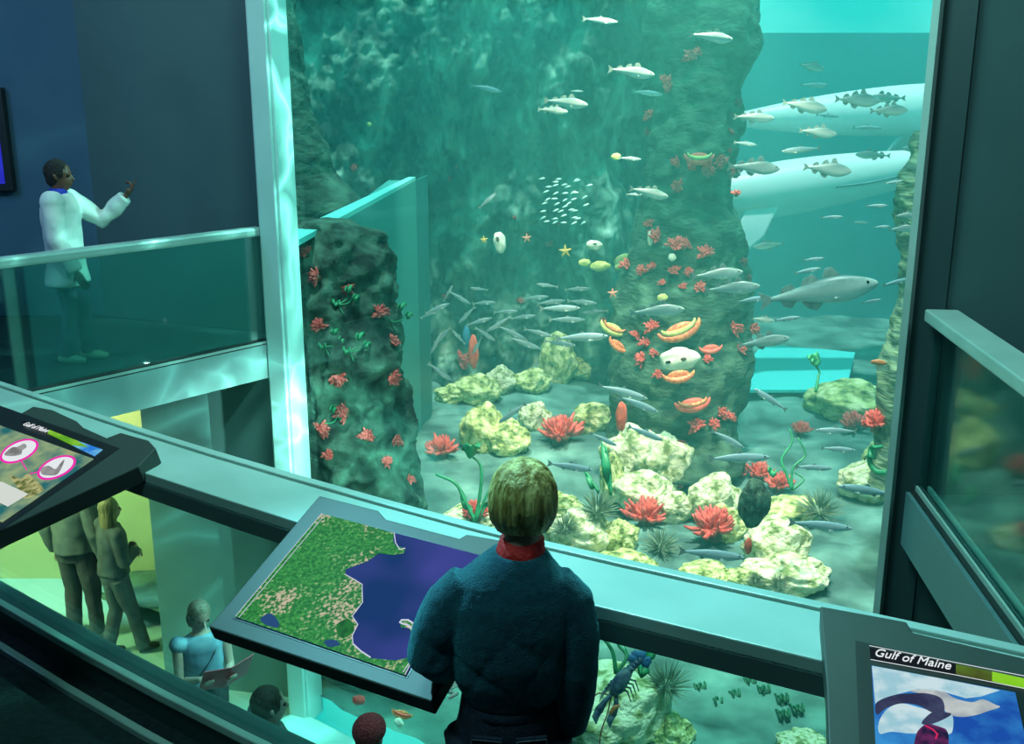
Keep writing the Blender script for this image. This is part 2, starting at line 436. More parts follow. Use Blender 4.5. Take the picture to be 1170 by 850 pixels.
# rock masses
rockm = mat('green_grey_rock', (.010, .040, .030), (.22, .38, .28), 2.0, .9, bump=1, bscale=7, lo=.42, hi=.62, c3=(.75, .9, .75), detail=9, stretch=(1, 1, .6))
rockd = mat('dark_green_rock', (.004, .014, .010), (.10, .20, .14), 4.5, .9, bump=.9, bscale=9, lo=.38, hi=.72, detail=9)
rockp = mat('pillar_rock', (.010, .035, .022), (.10, .20, .13), 3.0, .9, bump=.9, bscale=10, lo=.36, hi=.7, detail=9, stretch=(1, 1, 2.2))
def back(s, t):
    x = -8+s*10.9; z = -3.4+t*7.2
    y = 18.3+.06*(x+3)+.9*math.sin(x*2.6+.5*math.sin(z*.9)+1.0)*(.55+.45*math.sin(z*.6+x))
    p = Vector((x*.9, 3.1, z*.55)); y += .75*noise.fractal(p, 1, 2.1, 5)
    q = Vector((x*4, 1, z*2.6)); y += .13*noise.ridged_multi_fractal(q, 1, 2, 4, 1, 2)-.1
    if z < -1: y -= .12*(-1-z)**1.3
    return (x, y+.5, z)
bk = struct(grid(330, 240, back).build('wall_rock_back', rockm, smooth=True)); reg(bk)

def rockcol(name, secs, m, depth, seg=110, nz=150, amp=.16, freq=1.3, fine=.05, label=None):
    """secs: (z, xl, xr); y centre depth list -> closed displaced column"""
    secs = sorted(secs); vs = []; fs = []
    for j in range(nz):
        z = secs[0][0]+(secs[-1][0]-secs[0][0])*j/(nz-1)
        for a, b in zip(secs, secs[1:]):
            if a[0] <= z <= b[0]+1e-6:
                k = (z-a[0])/max(1e-6, b[0]-a[0]); k = k*k*(3-2*k)
                xl, xr, yc, ry = [a[i]+(b[i]-a[i])*k for i in (1, 2, 3, 4)]; break
        cx, rx = (xl+xr)/2, (xr-xl)/2
        for i in range(seg):
            an = 2*math.pi*i/seg; c, s_ = math.cos(an), math.sin(an)
            p = Vector((cx+rx*c, yc+ry*s_, z))
            dd = amp*noise.fractal(Vector((p.x*freq, p.y*freq, p.z*freq*.8)), 1, 2, 5)+fine*(noise.ridged_multi_fractal(p*3.2, 1, 2, 4, 1, 2)-1)
            p += Vector((c, s_, .3*dd))*dd
            vs.append(p)
    for j in range(nz-1):
        for i in range(seg):
            i2 = (i+1) % seg; fs.append((j*seg+i, j*seg+i2, (j+1)*seg+i2, (j+1)*seg+i))
    fs.append(tuple(range(seg))[::-1]); fs.append(tuple((nz-1)*seg+i for i in range(seg)))
    mb = MB(); mb.add(vs, fs); o = mb.build(name, m, smooth=True); reg(o); return o
def sec(v, ul, ur, t, ry):
    p, q = at(ul, v, t), at(ur, v, t); return (p.z, p.x, q.x, p.y, ry)
pil = rockcol('rock_pillar', [sec(-60, 735, 868, 15.2, 1.0), sec(0, 738, 864, 15.2, 1.0), sec(50, 742, 866, 15.2, 1.0), sec(110, 742, 846, 15.2, .9), sec(200, 738, 836, 15.2, .9),
    sec(290, 722, 846, 15.2, .95), sec(350, 705, 852, 15.2, 1.0), sec(420, 700, 852, 15.2, 1.1), sec(480, 705, 842, 15.2, 1.1), sec(520, 690, 846, 15, 1.2)], rockp, 14)
tag(pil, 'tall green rock pillar overgrown with red anemones rising to the surface', 'rock')
mnd = rockcol('rock_mound', [sec(252, 352, 398, 9.9, .2), sec(268, 330, 430, 9.8, .35), sec(300, 334, 446, 9.8, .42), sec(350, 338, 452, 9.8, .48), sec(420, 340, 460, 9.8, .5), sec(500, 342, 470, 9.8, .5), sec(600, 344, 482, 9.8, .55), sec(740, 350, 502, 9.8, .6)],
    rockd, 11, amp=.09, freq=2.2, fine=.09)
tag(mnd, 'dark rock mound dotted with red anemones beside the pale column', 'rock')
upr = rockcol('rock_outcrop', [sec(-60, 250, 325, 13.5, .6), sec(0, 250, 334, 13.5, .6), sec(60, 255, 345, 13.5, .6), sec(110, 255, 352, 13.5, .6), sec(190, 260, 376, 13.5, .7), sec(240, 260, 415, 13.5, .7), sec(330, 260, 430, 13.2, .7)], rockp, 13, amp=.06)
tag(upr, 'upright dark rock outcrop above the cyan ledge by the column', 'rock')
rgt = rockcol('rock_stack', [sec(150, 1045, 1100, 11, .2), sec(230, 1028, 1120, 11, .4), sec(300, 1030, 1120, 11, .4), sec(330, 1035, 1130, 11, .5), sec(390, 1018, 1140, 11, .5), sec(420, 1004, 1150, 11, .6), sec(480, 1010, 1150, 11, .6), sec(560, 1000, 1160, 11, .6)],
    mat('layered_rock', (.05, .11, .08), (.20, .30, .18), 3, .9, bump=.8, stretch=(1, 1, 5)), 11, amp=.05)
tag(rgt, 'layered green rock stack half hidden by the right window frame', 'rock')

# water body
mb = MB(); g0, g1 = GL-gd*.3+gn*.04, TR+gd*.1+gn*.04
mb.prism([(g0.x, g0.y), (g1.x, g1.y), (13.9, 13.9), (13.9, TB-.05), (-11.9, TB-.05), (-11.9, 14.1), (-2.73, 10.66), (-1.955, 8.62)], SURF-LOW+.5, z0=LOW-.5)
wm = bpy.data.materials.new('sea_water'); wm.use_nodes = True; nt = wm.node_tree; N = nt.nodes; N.remove(N['Principled BSDF'])
tb = N.new('ShaderNodeBsdfTransparent'); lnk(nt, tb.outputs[0], N['Material Output'].inputs['Surface'])
vs_ = N.new('ShaderNodeVolumeScatter'); vs_.inputs['Color'].default_value = (.15, .80, .74, 1); vs_.inputs['Density'].default_value = .032; vs_.inputs['Anisotropy'].default_value = .0
va_ = N.new('ShaderNodeVolumeAbsorption'); va_.inputs['Color'].default_value = (.55, .95, .9, 1); va_.inputs['Density'].default_value = .015
ad = N.new('ShaderNodeAddShader'); lnk(nt, vs_.outputs[0], ad.inputs[0]); lnk(nt, va_.outputs[0], ad.inputs[1]); lnk(nt, ad.outputs[0], N['Material Output'].inputs['Volume'])
struct(mb.build('water', wm))

# ================================================================== reef rocks
limem = mat('lime_crusted_stone', (.12, .19, .05), (.58, .66, .24), 6, .85, bump=.8, bscale=14, lo=.36, hi=.50, c3=(.85, .88, .48), detail=8)
whitem = mat('white_crusted_stone', (.22, .30, .10), (.66, .70, .40), 6, .8, bump=.9, bscale=14, lo=.38, hi=.47, c3=(.82, .84, .60), detail=7)
def stone_mesh(seed, amp=.16, sq=(1, 1, 1)):
    bm = bmesh.new(); bmesh.ops.create_icosphere(bm, subdivisions=5, radius=.5)
    o = Vector((seed*7.1, seed*3.3, seed*1.7))
    for v in bm.verts:
        n = v.co.normalized(); d = amp*noise.noise(n*1.6+o)+amp*.4*noise.noise(n*4+o)+amp*.12*noise.noise(n*11+o)
        v.co += n*d; v.co = Vector((v.co.x*sq[0], v.co.y*sq[1], v.co.z*sq[2]))
    me = bpy.data.meshes.new('boulder'); bm.to_mesh(me); bm.free()
    for p in me.polygons: p.use_smooth = True
    return me
STM = {}
for k in range(7):
    for mm in (limem, whitem):
        me = stone_mesh(k+1, .12 if k < 5 else .17); me.materials.append(mm); STM[(k, mm.name)] = me
rocks = [
 (545, 445, 44, 32, 'l', 'round lime boulder at the front of the far boulder row'), (573, 435, 30, 30, 'w', 'pale round boulder with a dark hollow in the far boulder row'),
 (607, 436, 38, 26, 'l', 'low pale boulder right of the hollow one in the far row'), (638, 412, 36, 56, 'l', 'tall upright lime boulder standing up in the far row'),
 (668, 420, 44, 26, 'l', 'flat lime boulder right against the tall upright one'), (518, 450, 34, 20, 'l', 'small dim lime boulder at the shadowed end of the far row'),
 (692, 424, 22, 20, 'l', 'small lime boulder between the far row and the pillar'),
 (553, 491, 44, 54, 'l', 'pointed lime boulder above the blond head, mottled brown'), (582, 502, 44, 38, 'l', 'soft yellow boulder leaning on the pointed one'),
 (610, 478, 32, 34, 'w', 'square white boulder behind the central red anemone'), (680, 480, 42, 36, 'l', 'rounded lime boulder right of the central red anemone'),
 (726, 478, 22, 32, 'l', 'narrow lime boulder standing before the pillar foot'),
 (722, 522, 56, 66, 'w', 'largest cream boulder in the bright pile, its left summit'), (757, 530, 54, 62, 'w', 'cream boulder forming the right shoulder of the bright pile'),
 (735, 562, 60, 44, 'w', 'cream boulder at the lower front of the bright pile'), (700, 548, 24, 56, 'l', 'upright lime slab behind the green blades'),
 (815, 572, 52, 56, 'w', 'rounded cream boulder above the right front anemone'), (768, 580, 40, 34, 'w', 'small cream boulder wedged between the two front anemones'),
 (540, 592, 62, 24, 'w', 'low pale boulder behind the handrail left of the boy'), (660, 612, 66, 54, 'w', 'pale boulder beside the red collar with a bright crest'),
 (706, 616, 38, 40, 'l', 'lime boulder left below the front anemone'), (712, 647, 64, 28, 'l', 'low lime boulder touching the handrail, dark marbling'),
 (640, 578, 40, 26, 'l', 'flat yellowish boulder just right of the blond head'),
 (806, 657, 54, 24, 'l', 'long smooth lime boulder along the handrail edge'), (848, 662, 34, 22, 'l', 'small smooth lime boulder beside the long one'),
 (888, 622, 62, 56, 'w', 'big pale boulder with a green patch, upper of the stacked pair'), (900, 655, 78, 36, 'w', 'broad white boulder under the green patched one'),
 (905, 583, 62, 26, 'l', 'flat lime slab behind the spiny urchin'), (970, 459, 78, 46, 'l', 'big angular lime boulder below the layered stack'),
 (1006, 523, 34, 30, 'l', 'lime boulder cut by the window frame, ringed by kelp'), (992, 550, 58, 42, 'w', 'bright white boulder by the window frame'),
 (740, 715, 66, 14, 'l', 'slim lime boulder just under the handrail'), (700, 812, 110, 92, 'w', 'large lime boulder under the lobster, seen below the handrail'),
 (766, 838, 46, 40, 'l', 'small rounded boulder at the foot of the lobster boulder'), (918, 850, 48, 24, 'w', 'white boulder low beside the right console'),
 (655, 740, 40, 30, 'l', 'lime boulder at the boy\'s sleeve under the handrail'), (830, 600, 40, 40, 'l', 'lime boulder half behind the right front anemone'),
]
for i, (u, v, wd, hg, c, lab) in enumerate(rocks):
    base = onz(u, v+hg*.42, BED+.02); t = (base-CAM).dot(Vector((0, CT, -ST)))
    me = STM[(i % 7, (limem if c == 'l' else whitem).name)]
    o = bpy.data.objects.new('boulder', me); COL.objects.link(o)
    wx = 1.18*wd*t/F; hz = 1.08*hg*t/F
    c_ = at(u, v, t+.1*wx); o.location = (c_.x, c_.y, c_.z); o.scale = (wx, wx*.85, hz*1.05); o.rotation_euler = (0, 0, random.uniform(-.4, .4))
    tag(o, lab, 'boulder', 'pale boulders on the tank bed'); bpy.context.view_layer.update()
    bm = bmesh.new(); bm.from_mesh(me); bm.transform(o.matrix_world); from mathutils.bvhtree import BVHTree
    BVH.append((o, BVHTree.FromBMesh(bm))); bm.free()

# ================================================================== anemones
redm = mat('red_tentacles', (.52, .045, .05), (.80, .16, .13), 9, .45, spec=.4)
redd = mat('dark_red_tentacles', (.28, .03, .035), (.45, .07, .07), 9, .5)
stalkm = mat('brown_stalk', (.12, .07, .04), (.2, .11, .06), 6, .7)
def anemone(seed, n=64, r=.5, thick=.045, m=redm):
    rn_ = random.Random(seed)
    root = thing('sea_anemone', 'red anemone', 'anemone')
    MB().loft([(0, 0, -.16, .16, .16), (0, 0, -.05, .12, .12), (0, 0, .04, .2, .2)], 14).build('column', stalkm, root, smooth=True)
    mb = MB()
    for k in range(n):
        az = rn_.uniform(0, 2*math.pi); el = R(rn_.uniform(8, 80)); L = rn_.uniform(.34, .52)*(1-.25*math.sin(el))
        d = Vector((math.cos(az)*math.cos(el), math.sin(az)*math.cos(el), math.sin(el)*.85)); side = Vector((-d.y, d.x, rn_.uniform(-.3, .6)))*rn_.uniform(-.08, .08)
        p0 = d*.05; pts = [p0, d*L*.4+side*.4, d*L*.75+side, d*L+side*1.2+Vector((0, 0, .05))]
        mb.tube(pts, [thick*.7, thick, thick*.95, thick*.35], 6)
    mb.build('tentacle_crown', m, root, smooth=True)
    return root
an_big = [anemone(1, 80), anemone(2, 70)]
an_small = [anemone(3, 46, thick=.07), anemone(4, 40, thick=.075)]
an_dark = [anemone(5, 24, thick=.08, m=redd)]
UPQ = Vector((0, 0, 1))
def put(protos, u, v, px, lab, grp, objs=None, n_up=.5, sc=(1, 1, 1), t=None, cat=None):
    h = hit(u, v, objs) if t is None else None
    if h is None:
        p, n = at(u, v, t or 12), UPQ
    else: p, n = h[0], h[1]
    if n.dot(CAM-p) < 0: n = -n
    d = (n*(1-n_up)+UPQ*n_up).normalized()
    dep = (p-CAM).dot(Vector((0, CT, -ST))); s = px*dep/F
    o = dup(random.choice(protos), lab, grp, cat)
    qq = d.to_track_quat('Z', 'Y'); qq = qq @ Euler((0, 0, random.uniform(0, 6.28))).to_quaternion()
    place(o, p+d*s*.12, qq, (s*sc[0], s*sc[1], s*sc[2])); return o
G = 'red anemones growing in the tank'
for u, v, px, lab in [
 (505, 522, 52, 'large red anemone left of the blond head'), (641, 506, 68, 'largest central red anemone right above the blond head'),
 (738, 600, 68, 'spiky red anemone in front of the cream pile'), (815, 612, 72, 'spiky red anemone above the striped fish at the handrail'),
 (543, 592, 44, 'low dull red anemone beside the boy\'s hair'), (866, 548, 46, 'dense red anemone behind the grey reef stump'),
 (890, 560, 44, 'dense red anemone beside the curled green kelp'), (915, 497, 34, 'red anemone at the base of the pillar shadow'),
 (975, 492, 46, 'bushy red anemone on the angular lime boulder, inner half'), (1002, 490, 48, 'bushy red anemone touching the window frame'),
 (845, 545, 26, 'small red anemone at the foot of the pillar'), (775, 556, 22, 'small red anemone on the cream pile shoulder')]:
    put(an_big, u, v, px, lab, G, n_up=.85)
mound = [(350, 292, 18, 'topmost left'), (364, 318, 20, 'just under the topmost'), (399, 328, 16, 'beside the green sprig at the crest'), (432, 359, 20, 'on the upper right shoulder'),
 (366, 374, 18, 'alone on the upper left face'), (447, 392, 16, 'on the right edge'), (387, 428, 22, 'in the middle of the face'), (446, 430, 20, 'beside the pale blooms at the right edge'),
 (395, 474, 22, 'below the middle one'), (364, 490, 20, 'low on the left face'), (419, 500, 18, 'low in the centre'), (455, 500, 16, 'low on the right edge'),
 (375, 520, 14, 'near the foot, left'), (354, 546, 12, 'at the foot by the column'), (443, 528, 14, 'near the foot, right'), (468, 548, 12, 'lowest on the right')]
for u, v, px, w_ in mound: put(an_small, u, v, px*1.35, 'small red anemone on the dark mound, '+w_, 'red anemones on the dark mound', [mnd], .2)
PG = 'red anemones on the tall pillar'
for u, v, px, w_ in [(790, 66, 18, 'highest and biggest near the top'), (799, 62, 14, 'tucked right of the highest'), (760, 96, 18, 'left edge, second from the top'), (764, 102, 14, 'just under the second from the top'),
 (745, 134, 16, 'left edge, in a pair with a smaller one'), (742, 148, 12, 'lower of the left edge pair'), (774, 186, 14, 'left of the orange sponge'), (792, 190, 14, 'directly under the orange sponge'),
 (806, 192, 20, 'wide one below the orange sponge'), (822, 184, 18, 'right below the orange sponge'), (832, 196, 14, 'at the right silhouette below the sponge'), (776, 213, 16, 'alone below the sponge cluster'),
 (742, 256, 12, 'small one above the pale sponge'), (750, 272, 20, 'beside the pale sponge'), (772, 282, 22, 'big one in the middle band'), (786, 280, 14, 'right of the middle band'),
 (804, 292, 20, 'above the upper cod'), (717, 306, 18, 'far left of the middle band'), (735, 310, 14, 'left of the middle band'), (746, 308, 14, 'left centre of the middle band'),
 (772, 310, 14, 'just left of the upper cod'), (786, 310, 12, 'by the tail of the upper cod'), (756, 325, 10, 'tiny one under the middle band'), (780, 328, 10, 'tiny one left of the lower cod'),
 (801, 331, 16, 'by the tail of the lower cod'), (745, 376, 18, 'left of the curved shell'), (726, 384, 14, 'far left of the curved shell'), (838, 374, 20, 'right face beside the fin of the silver cod'),
 (858, 376, 16, 'right silhouette beside the silver cod'), (845, 400, 14, 'under the right silhouette one'), (738, 395, 16, 'left above the white fish'), (735, 412, 18, 'left of the white fish'),
 (749, 404, 12, 'touching the white fish'), (750, 428, 12, 'below the white fish'), (808, 412, 12, 'right of the white fish'), (796, 488, 20, 'low, under the orange shell'),
 (822, 473, 16, 'low right of the orange shell'), (832, 478, 14, 'lowest on the right side'), (813, 486, 16, 'low between two others'), (778, 507, 14, 'at the pillar foot')]:
    put(an_small, u, v, px*1.3, 'small red anemone on the pillar, '+w_, PG, [pil], .15)
for u, v, px, w_ in [(846, 118, 13, 'uppermost tuft'), (840, 133, 9, 'small tuft under the uppermost'), (838, 152, 11, 'tuft level with the pale fish'), (838, 172, 8, 'smallest tuft'),
 (842, 196, 16, 'broad tuft above the white flipper'), (846, 224, 13, 'tuft before the white flipper'), (852, 300, 13, 'tuft above the cod'), (858, 318, 11, 'tuft beside the cod')]:
    put(an_dark, u-5, v, px*1.2, 'dark frilly growth on the pillar\'s right silhouette, '+w_, 'dark growths on the pillar edge', [pil], .1)
for u, v, px, w_ in [(516, 204, 9, 'with a yellow speck'), (523, 190, 6, 'tiny upper one'), (594, 346, 14, 'brightest, in the middle'), (507, 338, 9, 'left among the shoal'),
 (588, 250, 8, 'above the dark cleft'), (600, 270, 13, 'beside the cleft'), (640, 256, 8, 'under the baitfish'), (628, 278, 12, 'left of the orange starfish'), (690, 368, 12, 'at the pillar\'s left flank'),
 (524, 412, 26, 'dull tangle by the red tube'), (578, 428, 12, 'behind the pale boulder'), (402, 192, 13, 'alone high above the ledge')]:
    put(an_small, u, v, px, 'little red growth on the back rock wall, '+w_, 'red growths on the back wall', [bk], .2)
for p in an_big+an_small+an_dark: drop(p)

# ================================================================== urchins
urm = mat('grey_green_spines', (.10, .17, .11), (.25, .36, .25), 5, .6)
def urchin(seed, n=190):
    rn_ = random.Random(seed); root = thing('sea_urchin', 'x', 'urchin')
    MB().ell((0, 0, .05), (.16, .16, .12)).build('shell', urm, root, smooth=True); mb = MB()
    for k in range(n):
        az = rn_.uniform(0, 6.283); el = math.asin(rn_.uniform(-.1, 1)); d = Vector((math.cos(az)*math.cos(el), math.sin(az)*math.cos(el), math.sin(el)))
        mb.tube([d*.1, d*rn_.uniform(.42, .55)], [.011, .003], 4)
    mb.build('spines', urm, root); return root
ur = [urchin(1), urchin(2)]
for u, v, px, lab in [(682, 592, 56, 'grey green spiny urchin below the green blades'), (645, 612, 46, 'spiny urchin partly behind the red collar'), (755, 632, 50, 'spiny urchin between the two front anemones'),
 (935, 592, 58, 'largest spiny urchin behind the long grey fish'), (760, 793, 66, 'spiny urchin under the handrail beside the lobster'), (890, 674, 34, 'small spiny urchin under the white boulder'), (862, 668, 26, 'smallest spiny urchin at the handrail')]:
    put(ur, u, v, px, lab, 'spiny urchins on the tank bed', n_up=.9)
for p in ur: drop(p)

# ================================================================== kelp
kelpm = mat('green_kelp', (.02, .22, .09), (.04, .34, .14), 8, .45)
kelpd = mat('dark_green_kelp', (.012, .10, .05), (.02, .16, .07), 8, .5)
def kelp(name, t, stems, leaves, lab, m=kelpm, cat='seaweed', loc=None):
    P0 = at(*stems[0][0][:2], t); root = thing(name, lab, cat, P0)
    for st in stems:
        pts = smooth_line([at(u, v, t+(0.05*i)) - P0 for i, (u, v, *r) in enumerate(st)]); n = len(pts)
        MB().tube(pts, [(.014*(1-.5*i/n))*t/10*(st[0][2] if len(st[0]) > 2 else 1) for i in range(n)], 7).build('stem', m, root, smooth=True)
    for (u0, v0, u1, v1, wd) in leaves:
        a, b = at(u0, v0, t)-P0, at(u1, v1, t+.15)-P0; n = 9
        pts = [a.lerp(b, i/(n-1))+Vector((0, .06*math.sin(i), .02*math.sin(i*1.3))) for i in range(n)]
        MB().tube(pts, [(max(.006, wd*t/F*.5*math.sin(math.pi*(i+.3)/(n-.4))), .012) for i in range(n)], 8, up=(1, 0, .3)).build('leaf', m, root, smooth=True)
    return root
def smooth_line(p, k=5):
    out = []
    q = [p[0]*2-p[1]]+p+[p[-1]*2-p[-2]]
    for i in range(1, len(q)-2):
        for j in range(k):
            t = j/k; a, b, c, d = q[i-1], q[i], q[i+1], q[i+2]
            out.append(.5*((2*b)+(c-a)*t+(2*a-5*b+4*c-d)*t*t+(3*b-a-3*c+d)*t**3))
    out.append(p[-1]); return out
kelp('flowering_kelp', 10.6, [[(543, 596, 1.6), (530, 570), (520, 552), (498, 542)], [(543, 596, 1.4), (549, 560), (549, 532), (536, 519)], [(543, 596, 1.2), (556, 566), (566, 550)]],
     [(548, 512, 528, 514, 18), (550, 590, 570, 552, 9), (540, 590, 525, 560, 8)], 'green stemmed kelp curling up beside the large left anemone')
kelp('blade_kelp', 10.2, [[(698, 566, 1.2), (697, 540), (692, 510)], [(684, 562, 1.2), (676, 550), (670, 540)]], [(698, 566, 688, 506, 11), (684, 564, 668, 540, 8)], 'pair of upright green kelp blades right of the blond head')
kelp('curled_kelp', 10.8, [[(905, 560, 1.1), (898, 540), (893, 525), (905, 505), (902, 490)], [(905, 560, 1), (906, 535), (920, 520), (912, 500)], [(905, 560, 1), (918, 548), (908, 540)]], [(878, 538, 888, 541, 7)], 'curly bright green kelp beside the red anemones')
kelp('ring_kelp', 9.6, [[(1013, 540, 2.2), (1000, 538), (993, 525), (996, 513), (1008, 510)]], [(1000, 512, 990, 526, 9)], 'green kelp bent into a ring at the window frame')
kelp('stalk_kelp', 12.0, [[(932, 448, 1.1), (935, 430), (936, 424), (929, 414)]], [(924, 410, 937, 405, 12), (928, 414, 936, 408, 11)], 'thin kelp stalk with one round leaf before the lit cyan floor')
kelp('branching_kelp', 7.4, [[(704, 770, 1.6), (700, 745), (688, 728), (676, 722)], [(704, 770, 1.4), (716, 750), (706, 735), (708, 712), (704, 702)], [(704, 770, 1), (720, 762), (714, 738)]],
     [(735, 746, 752, 745, 13), (732, 770, 738, 760, 12), (704, 712, 700, 704, 14)], 'branching green kelp behind the blue lobster')
kelp('corner_kelp', 9.9, [[(372, 560, 1), (362, 548), (355, 535), (356, 542)]], [(366, 556, 354, 538, 7), (360, 552, 350, 560, 6)], 'bright green weed where column and handrail meet')
for i, (u, v, s_, lab) in enumerate([(392, 352, 1, 'upper sprig above the middle anemones'), (376, 400, 1, 'pale sprig on the left face'), (404, 406, 1, 'short sprig with two leaves'), (375, 488, 1, 'sprig hooked beside a low anemone'), (452, 372, .8, 'sprig on the right shoulder')]):
    h = hit(u, v, [mnd]); t = (h[0]-CAM).dot(Vector((0, CT, -ST)))-.06 if h else 10.5
    kelp('mound_sprig', t, [[(u, v+6, .45), (u-4, v-4), (u+5, v-12), (u+2, v-22)], [(u-4, v-4, .4), (u+6, v-6), (u+12, v-14)]], [(u+2, v-20, u+12, v-24, 5), (u-4, v-4, u-13, v-8, 5), (u+11, v-12, u+19, v-12, 5)], 'green weed sprig on the dark mound, '+lab)
rw = random.Random(5)
for i, (u, v, lab) in enumerate([(799, 787, 'topmost'), (818, 803, 'second from the urchin'), (838, 795, 'middle, thin'), (856, 780, 'highest with wide leaves'), (872, 790, 'between two others'), (893, 800, 'slanting'), (895, 818, 'lowest, upright'), (911, 812, 'forked, nearest the console')]):
    p = onz(u, v, BED); t = (p-CAM).dot(Vector((0, CT, -ST)))
    kelp('weed_shoot', t-.1, [[(u, v+4, .5), (u+rw.uniform(-4, 4), v), (u+rw.uniform(-4, 4), v-6)]], [(u, v, u+8, v-5, 5), (u, v+2, u-7, v-4, 5)], 'small green weed shoot on pale sand, '+lab, kelpd)

# ================================================================== fish
silver = mat('silver_fish_skin', (.34, .46, .46), (.62, .74, .73), 10, .35, .15, detail=3)
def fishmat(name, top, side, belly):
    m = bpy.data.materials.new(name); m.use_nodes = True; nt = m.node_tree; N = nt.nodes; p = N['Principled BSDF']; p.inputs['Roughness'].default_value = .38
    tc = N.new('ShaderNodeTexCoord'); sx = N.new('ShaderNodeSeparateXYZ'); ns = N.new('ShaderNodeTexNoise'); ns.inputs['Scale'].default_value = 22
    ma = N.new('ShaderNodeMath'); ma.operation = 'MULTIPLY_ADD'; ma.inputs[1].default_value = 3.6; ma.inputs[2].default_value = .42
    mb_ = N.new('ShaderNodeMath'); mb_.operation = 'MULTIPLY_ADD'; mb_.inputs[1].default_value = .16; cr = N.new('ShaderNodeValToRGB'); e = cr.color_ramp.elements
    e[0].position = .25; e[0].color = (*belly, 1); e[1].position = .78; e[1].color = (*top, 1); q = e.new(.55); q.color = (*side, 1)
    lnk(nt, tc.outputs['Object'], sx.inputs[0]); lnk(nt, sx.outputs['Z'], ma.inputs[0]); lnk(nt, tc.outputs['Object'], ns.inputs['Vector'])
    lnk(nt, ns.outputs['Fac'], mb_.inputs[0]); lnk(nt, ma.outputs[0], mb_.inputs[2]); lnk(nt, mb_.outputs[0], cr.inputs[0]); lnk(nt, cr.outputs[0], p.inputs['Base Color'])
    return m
codm = fishmat('cod_skin', (.10, .17, .17), (.34, .43, .41), (.72, .78, .75))
herm = fishmat('herring_skin', (.16, .27, .31), (.34, .44, .47), (.66, .74, .76))
finm = mat('grey_fin', (.22, .30, .28), (.36, .44, .40), 14, .5)
eyem = mat('fish_eye', (.01, .01, .012), rough=.1)
def finplate(mb, poly, th=.008, yaw=0):
    # poly in x,z
    n = len(poly); M = Matrix.Rotation(yaw, 3, 'Z')
    vs = [(x, -th/2, z) for x, z in poly]+[(x, th/2, z) for x, z in poly]
    return mb.add(vs, [tuple(range(n)), tuple(range(n, 2*n))[::-1]]+[(i, n+i, n+(i+1) % n, (i+1) % n) for i in range(n)])
def codfish(kind='cod', m=None):
    root = thing('codfish' if kind != 'herring' else 'herring', 'x', 'fish'); m = m or (codm if kind != 'herring' else herm)
    if kind == 'herring': prof = [(-.43, .018), (-.36, .026), (-.2, .06), (0, .085), (.15, .09), (.3, .075), (.4, .05), (.47, .024), (.5, .006)]
    else: prof = [(-.43, .02), (-.36, .028), (-.22, .055), (-.05, .095), (.1, .122), (.22, .125), (.33, .10), (.42, .066), (.475, .038), (.5, .01)]
    if kind == 'haddock': prof = [(x, r*1.18) for x, r in prof]
    mb = MB(); mb.tube([(x, 0, (-.012 if x > .1 else 0)) for x, r in prof], [(r, r*.58) for x, r in prof], 16, up=(0, 0, 1)); mb.build('body', m, root, smooth=True, subd=1)
    finplate(MB(), [(-.40, .018), (-.52, .085), (-.49, .0), (-.52, -.085), (-.40, -.018)]).build('tail_fin', finm, root)
    if kind == 'herring':
        finplate(MB(), [(.06, .08), (.0, .125), (-.06, .075)]).build('dorsal_fin', finm, root)
        finplate(MB(), [(-.1, -.07), (-.16, -.10), (-.2, -.055)]).build('anal_fin', finm, root)
    else:
        k = 1.15 if kind == 'haddock' else 1
        finplate(MB(), [(.20, .11*k), (.13, .20*k), (.07, .19*k), (.04, .115*k)]).build('dorsal_fin', finm, root)
        finplate(MB(), [(.01, .105*k), (-.04, .165*k), (-.12, .13*k), (-.15, .07*k)]).build('dorsal_fin', finm, root)
        finplate(MB(), [(-.19, .055*k), (-.23, .11*k), (-.31, .085*k), (-.34, .03*k)]).build('dorsal_fin', finm, root)
        finplate(MB(), [(.02, -.11*k), (-.04, -.165*k), (-.12, -.13*k), (-.16, -.07*k)]).build('anal_fin', finm, root)
        finplate(MB(), [(-.2, -.055*k), (-.25, -.11*k), (-.32, -.08*k), (-.34, -.03*k)]).build('anal_fin', finm, root)
    for s_ in (-1, 1):
        f = finplate(MB(), [(.24, -.02), (.13, -.015), (.11, -.06), (.2, -.055)]).build('pectoral_fin', finm, root); f.location = (0, s_*.07, -.02); f.rotation_euler = (s_*R(28), 0, s_*R(-14))
        MB().ell((.41, s_*.034, .018), (.014, .008, .014), seg=10, rings=6).build('eye', eyem, root, smooth=True)
    return root
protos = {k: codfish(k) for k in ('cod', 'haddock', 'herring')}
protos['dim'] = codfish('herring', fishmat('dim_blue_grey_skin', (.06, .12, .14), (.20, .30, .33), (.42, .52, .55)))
FWD = Vector((0, CT, -ST))
def gdepth(u, v): return (onplane(u, v, GL, gn)-CAM).dot(FWD)
def fish(k, u, v, px, ang, face, t, lab, grp='silver fish swimming in the tank', yaw=0):
    t = max(t, gdepth(u, v)+.35+px*t/F*.3)
    L = px*t/F; yw = R(yaw)
    h = Vector((face*math.cos(R(ang))*math.cos(yw), math.sin(yw), math.sin(R(ang)))).normalized()
    up = Vector((0, 0, 1)); up = (up-h*up.dot(h)).normalized(); y = up.cross(h)
    M = Matrix((h, y, up)).transposed()
    o = dup(protos[k], lab, grp); return place(o, at(u, v, t), M, L)
